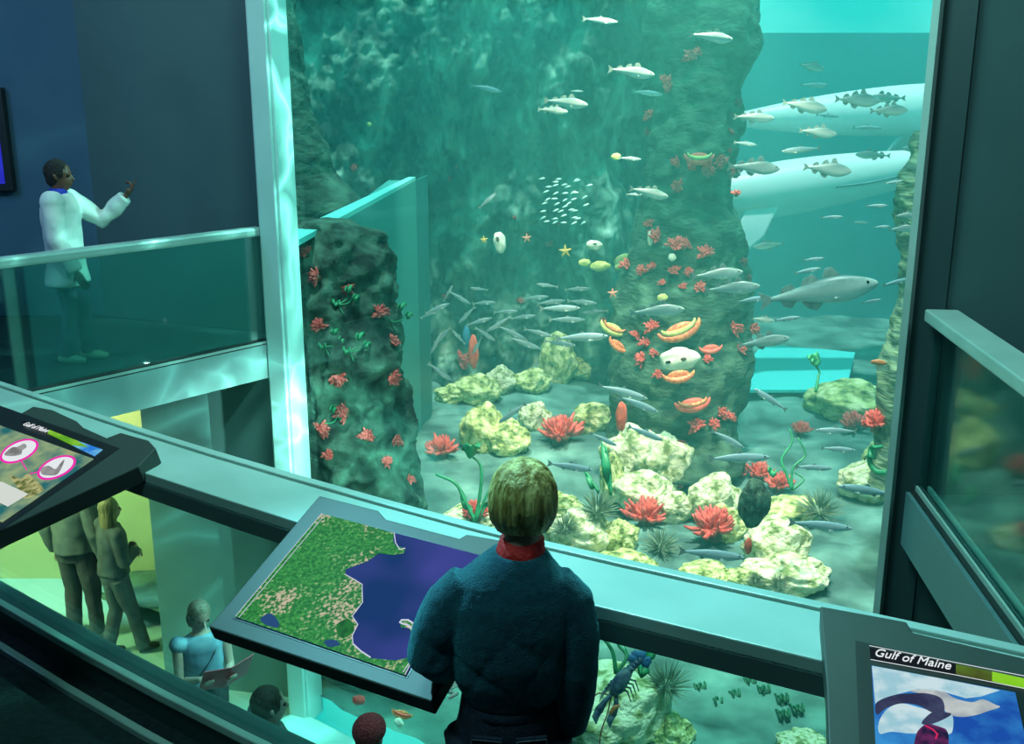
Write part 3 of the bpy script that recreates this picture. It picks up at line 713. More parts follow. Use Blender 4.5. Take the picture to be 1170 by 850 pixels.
FL = [
 ('haddock', 928, 76, 32, -8, 1, 12, 'haddock above the upper white whale, topmost in open water'), ('herring', 931, 97, 34, 0, 1, 14, 'pale slim fish right under the topmost haddock'),
 ('haddock', 920, 121, 50, -8, 1, 11, 'haddock on the upper whale, left of the overlapping pair'), ('haddock', 980, 114, 54, -2, 1, 11, 'haddock on the upper whale, left of the overlapping pair of tails'),
 ('cod', 1012, 112, 42, 0, -1, 12, 'greenish fish facing away on the upper whale'), ('haddock', 1016, 126, 44, 2, 1, 11, 'haddock at the right of the upper whale, lowest of three'),
 ('haddock', 935, 151, 42, -5, 1, 11, 'haddock between the two white whales'), ('cod', 862, 134, 46, -2, 1, 10.5, 'pale cod leaving the pillar between the whales'),
 ('herring', 991, 146, 32, 0, 1, 14, 'faint slim fish under the upper whale'), ('herring', 946, 132, 26, -4, 1, 14, 'faint small fish below the haddock on the upper whale'),
 ('cod', 862, 191, 64, -3, 1, 9.5, 'long grey cod passing the pillar over the lower whale'), ('haddock', 946, 193, 56, -5, 1, 10, 'dark backed haddock at the lower whale\'s jaw'),
 ('herring', 915, 171, 44, -4, -1, 12, 'thin pale fish along the lower whale\'s back'), ('cod', 997, 177, 38, 2, -1, 13, 'greenish fish over the lower whale\'s mouth line'),
 ('cod', 1046, 170, 30, 4, -1, 12, 'greenish fish by the window frame on the lower whale'), ('herring', 852, 164, 28, -6, 1, 12, 'slim faint fish between whales beside the pillar'),
 ('herring', 1021, 208, 22, 8, 1, 9, 'slim silver fish just under the lower whale\'s jaw'), ('herring', 1002, 235, 24, 3, 1, 9, 'slim silver fish second under the jaw'),
 ('herring', 951, 248, 24, 4, 1, 9, 'slim silver fish alone in the middle of open water'), ('herring', 1008, 259, 18, 5, 1, 9, 'small silver fish left of the frame cluster'),
 ('herring', 983, 254, 18, 0, 1, 13, 'small dark distant fish in open water'), ('cod', 878, 280, 34, -6, -1, 14, 'pale ghostly fish near the pillar in open water'),
 ('herring', 930, 296, 24, 8, 1, 8.5, 'small silver fish, upper of two above the giant cod'), ('herring', 923, 309, 30, 12, 1, 8.5, 'silver fish, lower of two above the giant cod'),
 ('cod', 936, 333, 130, 12, 1, 8, 'giant cod, by far the largest fish in the tank'), ('herring', 1024, 322, 32, 12, 1, 7.5, 'silver fish ahead of the giant cod\'s snout'),
 ('herring', 996, 344, 22, 12, 1, 8, 'small silver fish beneath the giant cod\'s head'), ('herring', 860, 342, 36, 10, 1, 8.5, 'slim silver fish behind the giant cod\'s tail'),
 ('herring', 900, 364, 30, 8, 1, 8.5, 'slim silver fish beneath the giant cod\'s belly'), ('cod', 872, 365, 26, -8, 1, 12, 'pale fish partly behind the slim one under the giant cod'),
 ('cod', 873, 390, 58, 10, 1, 9, 'silver cod above the lit cyan floor'), ('herring', 880, 456, 44, 32, -1, 9.5, 'grey fish nosing upward below the lit cyan floor'),
 ('herring', 832, 502, 44, -28, 1, 10, 'grey fish diving along the pillar foot'), ('herring', 845, 523, 70, 2, 1, 9.3, 'long grey blue fish across the pillar foot'),
 ('cod', 820, 313, 58, 6, 1, 10, 'upper of two cods crossing the pillar'), ('cod', 837, 329, 62, 8, 1, 9.6, 'lower of two cods crossing the pillar'),
 ('cod', 751, 355, 62, 5, 1, 10, 'cod over the curved shell on the pillar'), ('herring', 814, 633, 74, -2, 1, 8.3, 'long blue grey fish right at the handrail'),
 ('herring', 938, 600, 70, 0, 1, 8.2, 'long grey fish in front of the largest urchin'), ('herring', 955, 492, 46, 0, -1, 9.8, 'grey fish before the bushy anemone by the frame'),
 ('herring', 958, 513, 38, 0, 1, 9.6, 'grey fish over the sand beneath the bushy anemone'), ('herring', 930, 534, 42, -2, 1, 9.4, 'grey fish above the flat lime slab'),
 ('herring', 990, 560, 64, 8, -1, 7.2, 'pale grey fish before the white boulder by the frame'), ('haddock', 1034, 246, 24, 4, 1, 8.5, 'haddock at the frame, upper of the stacked pair'),
 ('haddock', 1031, 261, 30, 6, 1, 8.3, 'haddock at the frame, lower of the stacked pair'),
 ('cod', 813, 42, 50, -6, 1, 10, 'cod with raised fins at the top of the pillar'), ('herring', 686, 23, 40, -4, 1, 11, 'pale fish at the very top of the rock wall'),
 ('cod', 722, 82, 54, -6, 1, 10.5, 'cod swimming toward the highest left anemones'), ('cod', 647, 117, 50, -5, 1, 11, 'upper of two overlapping cods on the back wall'),
 ('cod', 632, 126, 34, -4, 1, 11.4, 'lower smaller of two overlapping cods on the back wall'), ('herring', 740, 106, 34, -5, 1, 13, 'faint fish below the high cod'),
 ('herring', 556, 101, 36, -10, 1, 12, 'lone pale fish high on the left of the back wall'), ('cod', 742, 220, 46, -12, 1, 11, 'cod left of the pillar above the red band'),
 ('herring', 557, 229, 26, 42, 1, 12, 'pale fish climbing steeply beside the cleft'), ('herring', 660, 104, 14, 0, 1, 14, 'tiny faint fish above the overlapping cods'),
 ('herring', 720, 181, 26, -3, 1, 12, 'slim fish trailing the yellow one'), ('herring', 585, 472, 40, -38, -1, 12, 'grey fish slanting over the pointed boulder'),
 ('herring', 652, 533, 52, -8, 1, 9.2, 'dark grey fish above the blond head\'s right'), ('herring', 730, 462, 50, -22, 1, 10, 'grey fish gliding down toward the cream pile'),
 ('herring', 738, 495, 44, -22, 1, 9.8, 'grey fish over the summit of the cream pile'), ('herring', 690, 502, 34, -25, 1, 9.9, 'grey fish right of the central anemone'),
 ('herring', 712, 448, 60, -16, 1, 11, 'faint long fish above the narrow boulder'), ('herring', 665, 385, 60, 4, 1, 12, 'long dim fish above the flat far boulder'),
 ('herring', 725, 222, 18, 0, 1, 12.5, 'tiny slim fish behind the pillar cod'), ('herring', 640, 352, 46, 2, 1, 13, 'dim long fish over the middle of the back wall'),
]
for r in FL: fish(*r, yaw=random.uniform(-14, 14))
rs = random.Random(11)
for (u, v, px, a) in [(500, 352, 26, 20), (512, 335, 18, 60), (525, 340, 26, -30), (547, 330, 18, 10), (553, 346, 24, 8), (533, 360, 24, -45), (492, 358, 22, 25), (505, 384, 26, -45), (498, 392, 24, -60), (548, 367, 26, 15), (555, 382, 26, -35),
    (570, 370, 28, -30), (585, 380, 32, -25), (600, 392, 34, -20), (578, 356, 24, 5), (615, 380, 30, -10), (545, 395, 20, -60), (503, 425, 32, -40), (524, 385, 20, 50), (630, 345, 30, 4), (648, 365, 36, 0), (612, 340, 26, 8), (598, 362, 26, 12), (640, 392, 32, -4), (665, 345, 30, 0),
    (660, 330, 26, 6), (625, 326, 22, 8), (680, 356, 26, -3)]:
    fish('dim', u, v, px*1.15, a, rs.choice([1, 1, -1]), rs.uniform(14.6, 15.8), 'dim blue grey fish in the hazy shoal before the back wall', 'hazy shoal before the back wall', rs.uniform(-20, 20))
# tiny baitfish
bait = tag(MB().tube([(-.5, 0, 0), (-.3, 0, 0), (0, 0, 0), (.3, 0, 0), (.5, 0, 0)], [(.03, .02), (.06, .04), (.15, .08), (.11, .06), (.01, .01)], 8, up=(0, 0, 1)).build('baitfish', mat('baitfish_silver', (.55, .85, .82), rough=.3), smooth=True), 'tiny pale baitfish in the fan shaped shoal high on the back wall', 'fish', 'baitfish shoal')
bp = [(634+rs.gauss(0, 1)+k*rs.uniform(7, 14)-10*0, 206+j*7+rs.uniform(-2, 2)) for j in range(8) for k in range(-1, 4)]
first = True
for (u, v) in bp:
    o = bait if first else bait.copy()
    if not first: COL.objects.link(o)
    first = False; place(o, at(u, v, 13.2+rs.uniform(-.4, .4)), Euler((0, R(-rs.uniform(0, 35)), 0)), .085)
for p in protos.values(): drop(p)

# ================================================================== whales
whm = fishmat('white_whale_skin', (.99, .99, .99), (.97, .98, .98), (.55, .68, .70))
def whale(L, rad, loc, rot, lab, jaw=False):
    root = thing('white_whale', lab, 'whale')
    prof = [(-.5, .02), (-.44, .035), (-.35, .07), (-.2, .12), (0, .16), (.15, .17), (.3, .155), (.38, .13), (.43, .115), (.48, .085), (.5, .03)]
    mb = MB(); mb.tube([(x, 0, (.012 if x > .35 else 0)) for x, r in prof], [(r*rad/L*6, r*rad/L*6) for x, r in prof], 28, up=(0, 0, 1))
    mb.build('body', whm, root, smooth=True, subd=2)
    rr = rad/L*6
    for s_ in (-1, 1):
        q_ = -1 if jaw else 1; f = finplate(MB(), [(x*q_, z) for x, z in [(.05, .02), (-.05, .02), (-.12, -.09), (-.105, -.13), (-.02, -.08)]], .022).build('flipper', whm, root, bevel=.006)
        f.location = (.20, s_*.12*rr, -.09*rr); f.rotation_euler = (s_*R(22), 0, 0)
        MB().ell((.40, s_*.118*rr, -.015), (.007, .004, .007)).build('eye', eyem, root, smooth=True)
    MB().prism([(0, 0), (-.06, .13), (-.11, .15), (-.08, .03), (-.07, 0), (-.08, -.03), (-.11, -.15), (-.06, -.13)], .014, z0=-.007).build('tail_fluke', whm, root, bevel=.004, loc=(-.46, 0, 0))
    if jaw:
        for s_ in (-1, 1):
            MB().tube(smooth_line([Vector((.0, s_*.160*rr, -.02*rr)), Vector((-.1, s_*.142*rr, -.03*rr)), Vector((-.2, s_*.119*rr, -.02*rr)), Vector((-.3, s_*.089*rr, -.0*rr))]), .003, 6).build('groove', mat('mouth_grey', (.16, .28, .30)), root, smooth=True)
    return place(root, loc, rot, L)
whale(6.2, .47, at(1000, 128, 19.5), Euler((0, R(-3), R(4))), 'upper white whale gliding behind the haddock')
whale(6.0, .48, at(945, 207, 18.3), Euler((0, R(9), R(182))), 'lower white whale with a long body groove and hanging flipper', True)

# ================================================================== shells, sponges and oddities
orange = mat('orange_shell', (.75, .12, .06), (.95, .40, .14), 14, .4); yel = mat('yellow_sponge', (.55, .62, .12), (.80, .80, .35), 8, .6)
cream = mat('cream_skin', (.75, .78, .62), (.92, .90, .80), 6, .45); bright_red = mat('bright_red_sponge', (.85, .09, .07), (.9, .2, .13), 6, .5)
def crescent(name, u, v, px, ang, m, lab, cat, inner=None, t=None, depthoff=.15):
    h = hit(u, v); tt = t or ((h[0]-CAM).dot(FWD)-depthoff); s = px*tt/F
    root = thing(name, lab, cat); n = 13; pts = []; rad = []
    for i in range(n):
        a = math.pi*(i/(n-1)); pts.append((-.5*math.cos(a), 0, -.26*math.sin(a))); rad.append((.02+.13*math.sin(a), .02+.10*math.sin(a)))
    MB().tube(pts, rad, 12, up=(0, 1, 0)).ell((0, .03, -.12), (.36, .08, .17)).build('shell', m, root, smooth=True)
    if inner: MB().tube([(x*.8, -.07, z*.7+.05) for x, y, z in pts], [.02+.05*math.sin(math.pi*i/(n-1)) for i in range(n)], 8).build('inner_lip', inner, root, smooth=True)
    return place(root, at(u, v, tt), Euler((0, R(-ang), 0)), s)
crescent('scallop_shell', 775, 372, 50, 22, orange, 'curved orange and yellow shell in the middle of the pillar', 'shell', yel)
crescent('scallop_shell', 791, 457, 40, 10, bright_red, 'long red shell on the lower pillar', 'shell', orange)
crescent('scallop_shell', 460, 813, 24, -18, orange, 'orange half round shell below the map console', 'shell', bright_red, t=8.4)
crescent('cup_sponge', 799, 176, 34, 0, bright_red, 'red orange cup sponge high on the pillar', 'sponge', yel)
crescent('cup_sponge', 702, 372, 32, -25, yel, 'yellow edged sponge at the pillar\'s left flank', 'sponge', orange)
crescent('cup_sponge', 708, 392, 26, -38, orange, 'slender orange sponge slanting at the pillar\'s left flank', 'sponge')
crescent('cup_sponge', 812, 395, 26, 6, bright_red, 'red sponge right of the white fish', 'sponge')
crescent('cup_sponge', 706, 295, 36, 35, yel, 'yellow green curved sponge left of the red band', 'sponge')
crescent('cup_sponge', 775, 425, 36, 8, orange, 'orange lip sponge under the white fish', 'sponge')
def lump(name, u, v, wpx, hpx, m, lab, cat, t=None, off=.1, parts=(), rot=0):
    h = hit(u, v); tt = t or ((h[0]-CAM).dot(FWD)-off); root = thing(name, lab, cat)
    k = tt/F; mb = MB(); mb.ell((0, 0, 0), (.5, .32, .5), seg=24, rings=14)
    ob = rw.uniform(0, 99)
    o = mb.build('body', m, root, smooth=True, warp=lambda c, n: c+n*.1*noise.noise(c*4+Vector((ob, 0, 0))))
    for (nm, x, z, r, mm) in parts: MB().ell((x, -.3, z), (r, r*.5, r)).build(nm, mm, root, smooth=True)
    return place(root, at(u, v, tt), Euler((0, R(rot), 0)), (wpx*k, min(wpx, hpx)*k, hpx*k))
o = lump('flatfish', 776, 410, 46, 26, cream, 'large cream flatfish with black spots on the lower pillar', 'fish', t=13.4, parts=[('spot', -.3, -.02, .07, eyem), ('spot', .08, .05, .08, mat('brown_spot', (.12, .06, .05)))], rot=-6)
lump('flatfish', 571, 277, 15, 24, cream, 'cream upright flatfish in the left cleft of the back wall', 'fish', t=15.2, parts=[('spot', -.1, .2, .13, mat('brown_spot', (.1, .05, .05)))], rot=-12)
lump('flatfish', 679, 280, 18, 11, cream, 'small cream flatfish right under the baitfish shoal', 'fish', t=15.2, parts=[('spot', 0, .15, .12, mat('brown_spot', (.1, .05, .05)))], rot=8)
lump('yellow_fish', 704, 179, 11, 8, yel, 'small yellow fish left of the pillar', 'fish', t=12.6)
lump('yellow_sponge', 422, 142, 5, 5, yel, 'tiny lime speck of sponge high on the left back wall', 'sponge', t=14.2)
lump('tube_sponge', 541, 402, 12, 40, bright_red, 'upright bright red tube sponge behind the far boulders', 'sponge', t=16.4)
lump('tube_sponge', 533, 385, 9, 26, mat('blue_sponge', (.05, .25, .4)), 'small blue tube sponge beside the red one', 'sponge', t=16.5)
lump('tube_sponge', 710, 476, 13, 36, bright_red, 'red tube sponge before the pillar foot', 'sponge', t=12.4)
lump('yellow_sponge', 743, 272, 7, 18, cream, 'pale sponge beside the red band on the pillar', 'sponge')
lump('yellow_sponge', 768, 294, 9, 9, cream, 'round pale sponge under the middle red band', 'sponge')
lump('yellow_sponge', 757, 340, 12, 9, yel, 'yellow sponge above the cod crossing the pillar', 'sponge')
lump('yellow_sponge', 686, 304, 22, 12, yel, 'yellow green sponge left above the shoal', 'sponge', t=15.3)
lump('yellow_sponge', 668, 300, 14, 8, yel, 'dim yellow sponge beside the orange starfish', 'sponge', t=15.4)
lump('pale_pebble', 456, 826, 10, 13, cream, 'cream pebble below the orange half round shell', 'pebble', t=8.3, rot=-30)
lump('red_urchin', 410, 800, 15, 12, redm, 'round red urchin beneath the map console', 'urchin', t=8.6)
lump('reef_stump', 862, 575, 34, 60, rockd, 'dark grey reef stump between anemone and green patched boulder', 'rock', t=10.5)
lump('red_sponge', 855, 624, 9, 20, bright_red, 'red pointed sponge left of the green patched boulder', 'sponge', t=9.0)
lump('goldfish', 1004, 414, 18, 7, orange, 'small orange fish near the lit cyan floor and window frame', 'fish', t=9.3, rot=8)
def starfish(u, v, px, m, lab, t):
    mb = MB(); mb.ell((0, 0, 0), (.16, .08, .16))
    for k in range(5):
        a = 2*math.pi*k/5+.4; mb.tube([(0, 0, 0), (math.cos(a)*.28, 0, math.sin(a)*.28), (math.cos(a)*.5, 0, math.sin(a)*.5)], [.12, .08, .02], 8)
    o = mb.build('starfish', m, remesh=.02, sm=3); tag(o, lab, 'starfish'); return place(o, at(u, v, t), None, px*t/F)
starfish(646, 287, 16, mat('yellow_star', (.85, .55, .12)), 'orange yellow starfish at the middle of the back wall', 15.4)
starfish(602, 272, 12, mat('pink_star', (.8, .3, .2)), 'pinkish starfish beside the dark cleft', 15.5)
starfish(553, 274, 10, mat('yellow_star', (.85, .55, .12)), 'small yellow starfish beside the upright flatfish', 15.5)
starfish(700, 335, 13, mat('pink_star', (.8, .3, .2)), 'pinkish starfish at the left flank of the pillar', 13)

# lobster
def lobster():
    P = at(712, 778, 7.1); root = thing('lobster', 'blue lobster with long feelers on the large boulder under the handrail', 'lobster', P)
    bl = mat('blue_lobster_shell', (.06, .10, .20), (.22, .28, .36), 14, .3, bump=.2); k = 7.1/F
    def q(u, v, dy=0): p = at(u, v, 7.1)-P; return Vector((p.x, p.y+dy, p.z))
    MB().tube([q(700, 794), q(705, 785), q(712, 774), q(718, 766)], [.025, .055, .05, .035], 14).build('carapace', bl, root, smooth=True)
    for i in range(5):
        a = q(718+3.2*i, 766-3*i); MB().ell(a, (.036-.002*i, .034-.002*i, .024), seg=12, rings=8).build('tail_segment', bl, root, smooth=True)
    for du, dv in ((-16, -1), (-10, -8), (0, -8), (10, 2), (8, 8)):
        a, b = q(732, 756), q(734+du, 752+dv); MB().tube([a, (a+b)/2, b], [.012, .03, .026], 8, flat=.5).build('tail_fan', mat('tail_blue', (.08, .25, .55)), root, smooth=True)
    for s_, pts in ((1, [(700, 792), (692, 800), (684, 812)]), (-1, [(704, 794), (704, 806), (700, 816)])):
        c = MB().tube([q(*p) for p in pts], [.014, .018, .03], 8).build('claw', bl, root, smooth=True)
        e_ = q(*pts[-1]); MB().tube([e_, e_+Vector((-.02, 0, -.05)), e_+Vector((-.015, 0, -.10))], [.028, .024, .005], 8).build('pincer', bl, c, smooth=True)
    for i in range(4):
        for s_ in (-1, 1):
            a = q(703+3*i, 786-4*i); b = q(703+3*i+s_*14, 790-4*i); c = q(703+3*i+s_*18, 802-4*i)
            MB().tube([a, b, c], [.009, .007, .003], 6).build('leg', bl, root, smooth=True)
    ant = mat('feeler_brown', (.35, .12, .08))
    MB().tube(smooth_line([q(698, 797), q(694, 815), q(687, 835), q(684, 856)]), .005, 5).build('antenna', ant, root, smooth=True)
    MB().tube(smooth_line([q(696, 794), q(684, 792), q(674, 800)]), .005, 5).build('antenna', ant, root, smooth=True)
lobster()
def shrimp(u, v, px, rot, lab, t):
    root = thing('shrimp', lab, 'shrimp'); pts = [(-.5, 0, -.1), (-.3, 0, .02), (0, 0, .1), (.25, 0, .06), (.5, 0, -.04)]
    MB().tube(pts, [.05, .11, .15, .13, .03], 10).build('body', orange, root, smooth=True)
    mb = MB()
    for i in range(5): mb.tube([(-.2+.12*i, 0, 0), (-.18+.12*i, 0, -.2)], [.02, .01], 5)
    mb.build('legs', orange, root); mb = MB(); mb.tube([(.48, 0, 0), (.9, 0, .2)], [.015, .006], 5); mb.build('antenna', orange, root)
    place(root, at(u, v, t), Euler((0, R(rot), 0)), px*t/F)
shrimp(866, 752, 18, -14, 'orange shrimp hanging under the handrail, left one', 6.8); shrimp(901, 763, 18, 84, 'orange shrimp upright under the handrail, right one', 6.8); shrimp(702, 811, 18, -50, 'orange shrimp beneath the lobster', 6.9)
def crab():
    t = 8.2; P = at(503, 787, t); root = thing('crab', 'pink shelled crab on the bed between console and boy', 'crab', P); m = mat('crab_shell', (.30, .16, .18), (.5, .36, .36), 12, .4)
    MB().ell((0, 0, 0), (.09, .07, .04)).build('carapace', m, root, smooth=True)
    for s_ in (-1, 1):
        MB().tube([(s_*.07, -.04, 0), (s_*.13, -.1, .02), (s_*.08, -.16, .02)], [.015, .02, .012], 8).build('claw', m, root, smooth=True)
        for i in range(3): MB().tube([(s_*.07, .03*i-.02, 0), (s_*.13, .04*i, .03), (s_*.17, .05*i, -.03)], [.01, .01, .004], 6).build('leg', m, root, smooth=True)
crab()
# ================================================================== people
def hand(mb, w, d, pn, L, curl=.5, thumb=1, point=False):
    """w wrist, d finger direction, pn palm normal, L hand length"""
    w, d, pn = Vector(w), Vector(d).normalized(), Vector(pn).normalized(); pn = (pn-d*pn.dot(d)).normalized(); sd = d.cross(pn)*thumb
    k = L*.52
    mb.tube([w-d*.01, w+d*k*.4, w+d*k*.8, w+d*k], [(L*.10, L*.13), (L*.10, L*.2), (L*.085, L*.21), (L*.06, L*.18)], 12, up=pn)
    for i in range(4):
        base = w+d*k*.93+sd*L*(.15-.1*i); fl = L*(.46, .50, .46, .37)[i]; c = curl*(1+.15*i)
        if point and i == 0: c = .05
        elif point: c = 1.35
        p = [base]; a = 0
        for sgm in (.45, .32, .23):
            a += c*.75; p.append(p[-1]+(d*math.cos(a)+pn*math.sin(a)).normalized()*fl*sgm)
        mb.tube(p, [L*.052, L*.05, L*.045, L*.035], 8)
    b = w+d*k*.3+sd*L*.16; t1 = b+(d*.6+sd*.7+pn*.3).normalized()*L*.2; t2 = t1+(d*.9+sd*.15+pn*.35).normalized()*L*.17
    mb.tube([b, t1, t2], [L*.065, L*.055, L*.04], 8)
def headmb(mb, c, h, M):
    """c centre of head, h head height"""
    c = Vector(c); f = lambda x, y, z: c+M@Vector((x*h, y*h, z*h))
    mb.ell(f(0, -.03, .10), (.335*h, .40*h, .40*h), M, 20, 14)
    mb.ell(f(0, .08, -.16), (.26*h, .30*h, .30*h), M, 18, 12)
    mb.ell(f(0, .17, -.36), (.15*h, .15*h, .11*h), M)
    mb.tube([f(0, .36, .04), f(0, .42, -.05), f(0, .455, -.12), f(0, .40, -.15)], [.035*h, .045*h, .06*h, .04*h], 8)
    mb.ell(f(0, .365, -.245), (.10*h, .045*h, .03*h), M, 10, 6); mb.ell(f(0, .355, -.285), (.085*h, .045*h, .03*h), M, 10, 6)
    mb.ell(f(0, .32, .09), (.22*h, .06*h, .04*h), M, 12, 6)
    for s in (-1, 1):
        mb.tube([f(s*.33, -.02, .08), f(s*.37, -.05, .06), f(s*.37, -.04, -.03), f(s*.33, .0, -.12)], [.03*h, .05*h, .045*h, .025*h], 8)
DEF = dict(ank=(.055, 0, .05), knee=(.058, .01, .285), hip=(.055, 0, .50), elb=(.150, -.01, .63), wri=(.150, .03, .475), sho=(.112, 0, .808))
def J(H, **over):
    j = {}
    for k, (x, y, z) in DEF.items():
        for s, nm in ((-1, 'L'), (1, 'R')): j[k+nm] = Vector((s*x, y, z))*H
    for k, v in over.items(): j[k] = Vector(v)
    return j
def person(lab, loc, face, H, j, skin, outfit, headrot=(0, 0, 0), headh=None, hands=None, wid=1.0, vox=.009, lean=0, headc=None, nx=0):
    """face: heading angle of the person's front, degrees from +Y, clockwise positive"""
    root = thing('person', lab, 'person', loc); root.rotation_euler = (R(lean), 0, -R(face))
    hh = headh or H/7.3; hc = Vector(headc) if headc else Vector((0, .012*H, H-hh*.52)); HM = Euler([R(a) for a in headrot]).to_matrix()
    mb = MB(); W = wid*H
    mb.loft([(0, 0, .49*H, .085*W, .06*W), (0, 0, .53*H, .095*W, .068*W), (0, 0, .61*H, .078*W, .055*W), (0, 0, .70*H, .088*W, .06*W), (0, 0, .77*H, .098*W, .06*W), (0, 0, .815*H, .085*W, .045*W), (nx, 0, .84*H, .04*W, .035*W)], 20)
    mb.tube([(nx*.6, -.003*H, .80*H), (nx, 0, .85*H), hc+HM@Vector((0, -.06*hh, -.25*hh))], [.045*W, .034*W, .034*W], 12)
    for s in 'LR':
        mb.tube([j['hip'+s]+Vector((0, 0, .01*H)), (j['hip'+s]+j['knee'+s])/2, j['knee'+s], j['knee'+s].lerp(j['ank'+s], .35), j['ank'+s]], [.052*W, .045*W, .032*W, .033*W, .021*W], 12)
        mb.tube([j['sho'+s], j['sho'+s].lerp(j['elb'+s], .5), j['elb'+s], j['elb'+s].lerp(j['wri'+s], .3), j['wri'+s]], [.030*W, .027*W, .022*W, .023*W, .015*W], 10)
        mb.ell(j['sho'+s]-Vector((0, 0, .005*H)), .032*W)
        a = j['ank'+s]; mb.tube([a+Vector((0, -.02*H, -.02*H)), a+Vector((0, .03*H, -.022*H)), a+Vector((0, .075*H, -.034*H))], [.026*H, .024*H, .014*H], 10)
        hd = (hands or {}).get(s)
        d0 = (j['wri'+s]-j['elb'+s]).normalized()
        if hd is None: hd = dict(d=d0, pn=Vector((-1 if s == 'R' else 1, 0, 0)), curl=.35)
        hand(mb, j['wri'+s], hd['d'], hd['pn'], hh*.78, hd.get('curl', .35), hd.get('thumb', -1 if s == 'R' else 1), hd.get('point', False))
    headmb(mb, hc, hh, HM)
    mb.build('body', skin, root, remesh=vox, sm=3)
    for s in (-1, 1):
        MB().ell(hc+HM@(Vector((s*.15, .335, .02))*hh), .05*hh, seg=10, rings=8).build('eye', mat('eye_white_brown', (.05, .03, .02), rough=.15), root, smooth=True)
    def wrinkle(amp, fr):
        return lambda c, n: c+n*amp*(noise.noise(Vector((c.x*fr, c.y*fr, c.z*fr*.5)))+.5*noise.noise(c*fr*2.3))
    if outfit.get('trousers'):
        mb = MB(); mb.loft([(0, 0, .47*H, .088*W, .068*W), (0, 0, .53*H, .104*W, .078*W), (0, 0, .595*H, .09*W, .065*W)], 22)
        f = outfit.get('loose', 1)
        for s in 'LR':
            k, h_, a = j['knee'+s], j['hip'+s], j['ank'+s]
            mb.tube([h_+Vector((0, 0, .02*H)), (h_+k)/2, k, (k+a)/2, a+Vector((0, 0, -.012*H))], [.060*W*f, .053*W*f, .044*W*f, .041*W*f, .040*W*f], 14)
        mb.build('trousers', outfit['trousers'], root, remesh=vox, sm=4, warp=wrinkle(.008*H, 9/H))
    if outfit.get('shoes'):
        for s in 'LR':
            a = j['ank'+s]; mb = MB(); mb.tube([a+Vector((0, -.035*H, -.028*H)), a+Vector((0, 0, -.02*H)), a+Vector((0, .05*H, -.030*H)), a+Vector((0, .095*H, -.036*H))], [(.02*H, .026*H), (.030*H, .032*H), (.022*H, .032*H), (.012*H, .02*H)], 12, up=(0, 0, 1))
            mb.build('shoe', outfit['shoes'], root, remesh=.008, sm=2)
    if outfit.get('top'):
        mb = MB(); b = outfit.get('hem', .50); f = outfit.get('puff', 1.12); fl = outfit.get('flare', 1)
        mb.loft([(0, 0, b*H, .098*W*f*fl, .078*W*f*fl), (0, 0, (b+.6)/2*H, .094*W*f, .075*W*f), (0, 0, .62*H, .090*W*f, .070*W*f), (0, 0, .70*H, .096*W*f, .072*W*f), (0, 0, .77*H, .106*W*f, .070*W*f), (0, 0, .815*H, .093*W*f, .055*W*f), (0, 0, .838*H, .056*W*f, .048*W*f)] if b < .58 else
                [(0, 0, b*H, .094*W*f, .075*W*f), (0, 0, .64*H, .088*W*f, .066*W*f), (0, 0, .70*H, .094*W*f, .07*W*f), (0, 0, .77*H, .104*W*f, .068*W*f), (0, 0, .815*H, .093*W*f, .052*W*f), (0, 0, .835*H, .052*W*f, .045*W*f)], 24)
        sl = outfit.get('sleeve', 1.0)
        for s in 'LR':
            S, E, Wr = j['sho'+s], j['elb'+s], j['wri'+s]; q = .034*W*f*outfit.get('sleevew', 1)
            if sl >= 1: mb.tube([S, S.lerp(E, .5), E, E.lerp(Wr, .5), E.lerp(Wr, .96)], [q*1.15, q*1.08, q, q*.9, q*.75], 14)
            else: mb.tube([S, S.lerp(E, sl)], [q*1.1, q], 14)
            mb.ell(S, q*1.2)
        mb.build(outfit.get('topname', 'jacket'), outfit['top'], root, remesh=vox, sm=5, warp=wrinkle(outfit.get('wr', .010)*H, 8/H))
    if outfit.get('collar'):
        MB().loft([(0, 0, .828*H, .052*W, .047*W), (0, 0, .85*H, .046*W, .043*W), (0, 0, .865*H, .044*W, .042*W)], 20).build('collar', outfit['collar'], root, smooth=True)
    hm = outfit['hair']; st = outfit.get('hairstyle', 'short')
    f = lambda x, y, z: hc+HM@Vector((x*hh, y*hh, z*hh))
    mb = MB(); mb.ell(f(0, -.075, .13), (.375*hh, .41*hh, .425*hh), HM, 24, 16)
    if st == 'short': mb.ell(f(0, -.17, -.08), (.31*hh, .28*hh, .28*hh), HM, 20, 12)
    if st == 'bowl':
        mb = MB(); mb.ell(f(0, -.06, .12), (.42*hh, .46*hh, .44*hh), HM, 28, 18); mb.tube([f(0, -.07, .14), f(0, -.08, -.06), f(0, -.10, -.22), f(0, -.11, -.36)], [(.45*hh, .425*hh), (.44*hh, .43*hh), (.37*hh, .385*hh), (.26*hh, .30*hh)], 28, up=(0, 1, 0))
    if st == 'long':
        mb.tube([f(0, -.12, .1), f(0, -.24, -.3), f(0, -.27, -.8), f(0, -.24, -1.25), f(0, -.22, -1.45)], [(.30*hh, .40*hh), (.22*hh, .42*hh), (.17*hh, .40*hh), (.13*hh, .32*hh), (.04*hh, .12*hh)], 18, up=(0, 1, 0))
        for s in (-1, 1): mb.tube([f(s*.28, -.02, .15), f(s*.36, -.02, -.2), f(s*.34, .0, -.6), f(s*.30, .02, -.95)], [.12*hh, .12*hh, .10*hh, .03*hh], 10)
    if st == 'bob':
        mb.tube([f(0, -.08, .1), f(0, -.13, -.2), f(0, -.14, -.5)], [(.33*hh, .38*hh), (.30*hh, .40*hh), (.2*hh, .32*hh)], 18, up=(0, 1, 0))
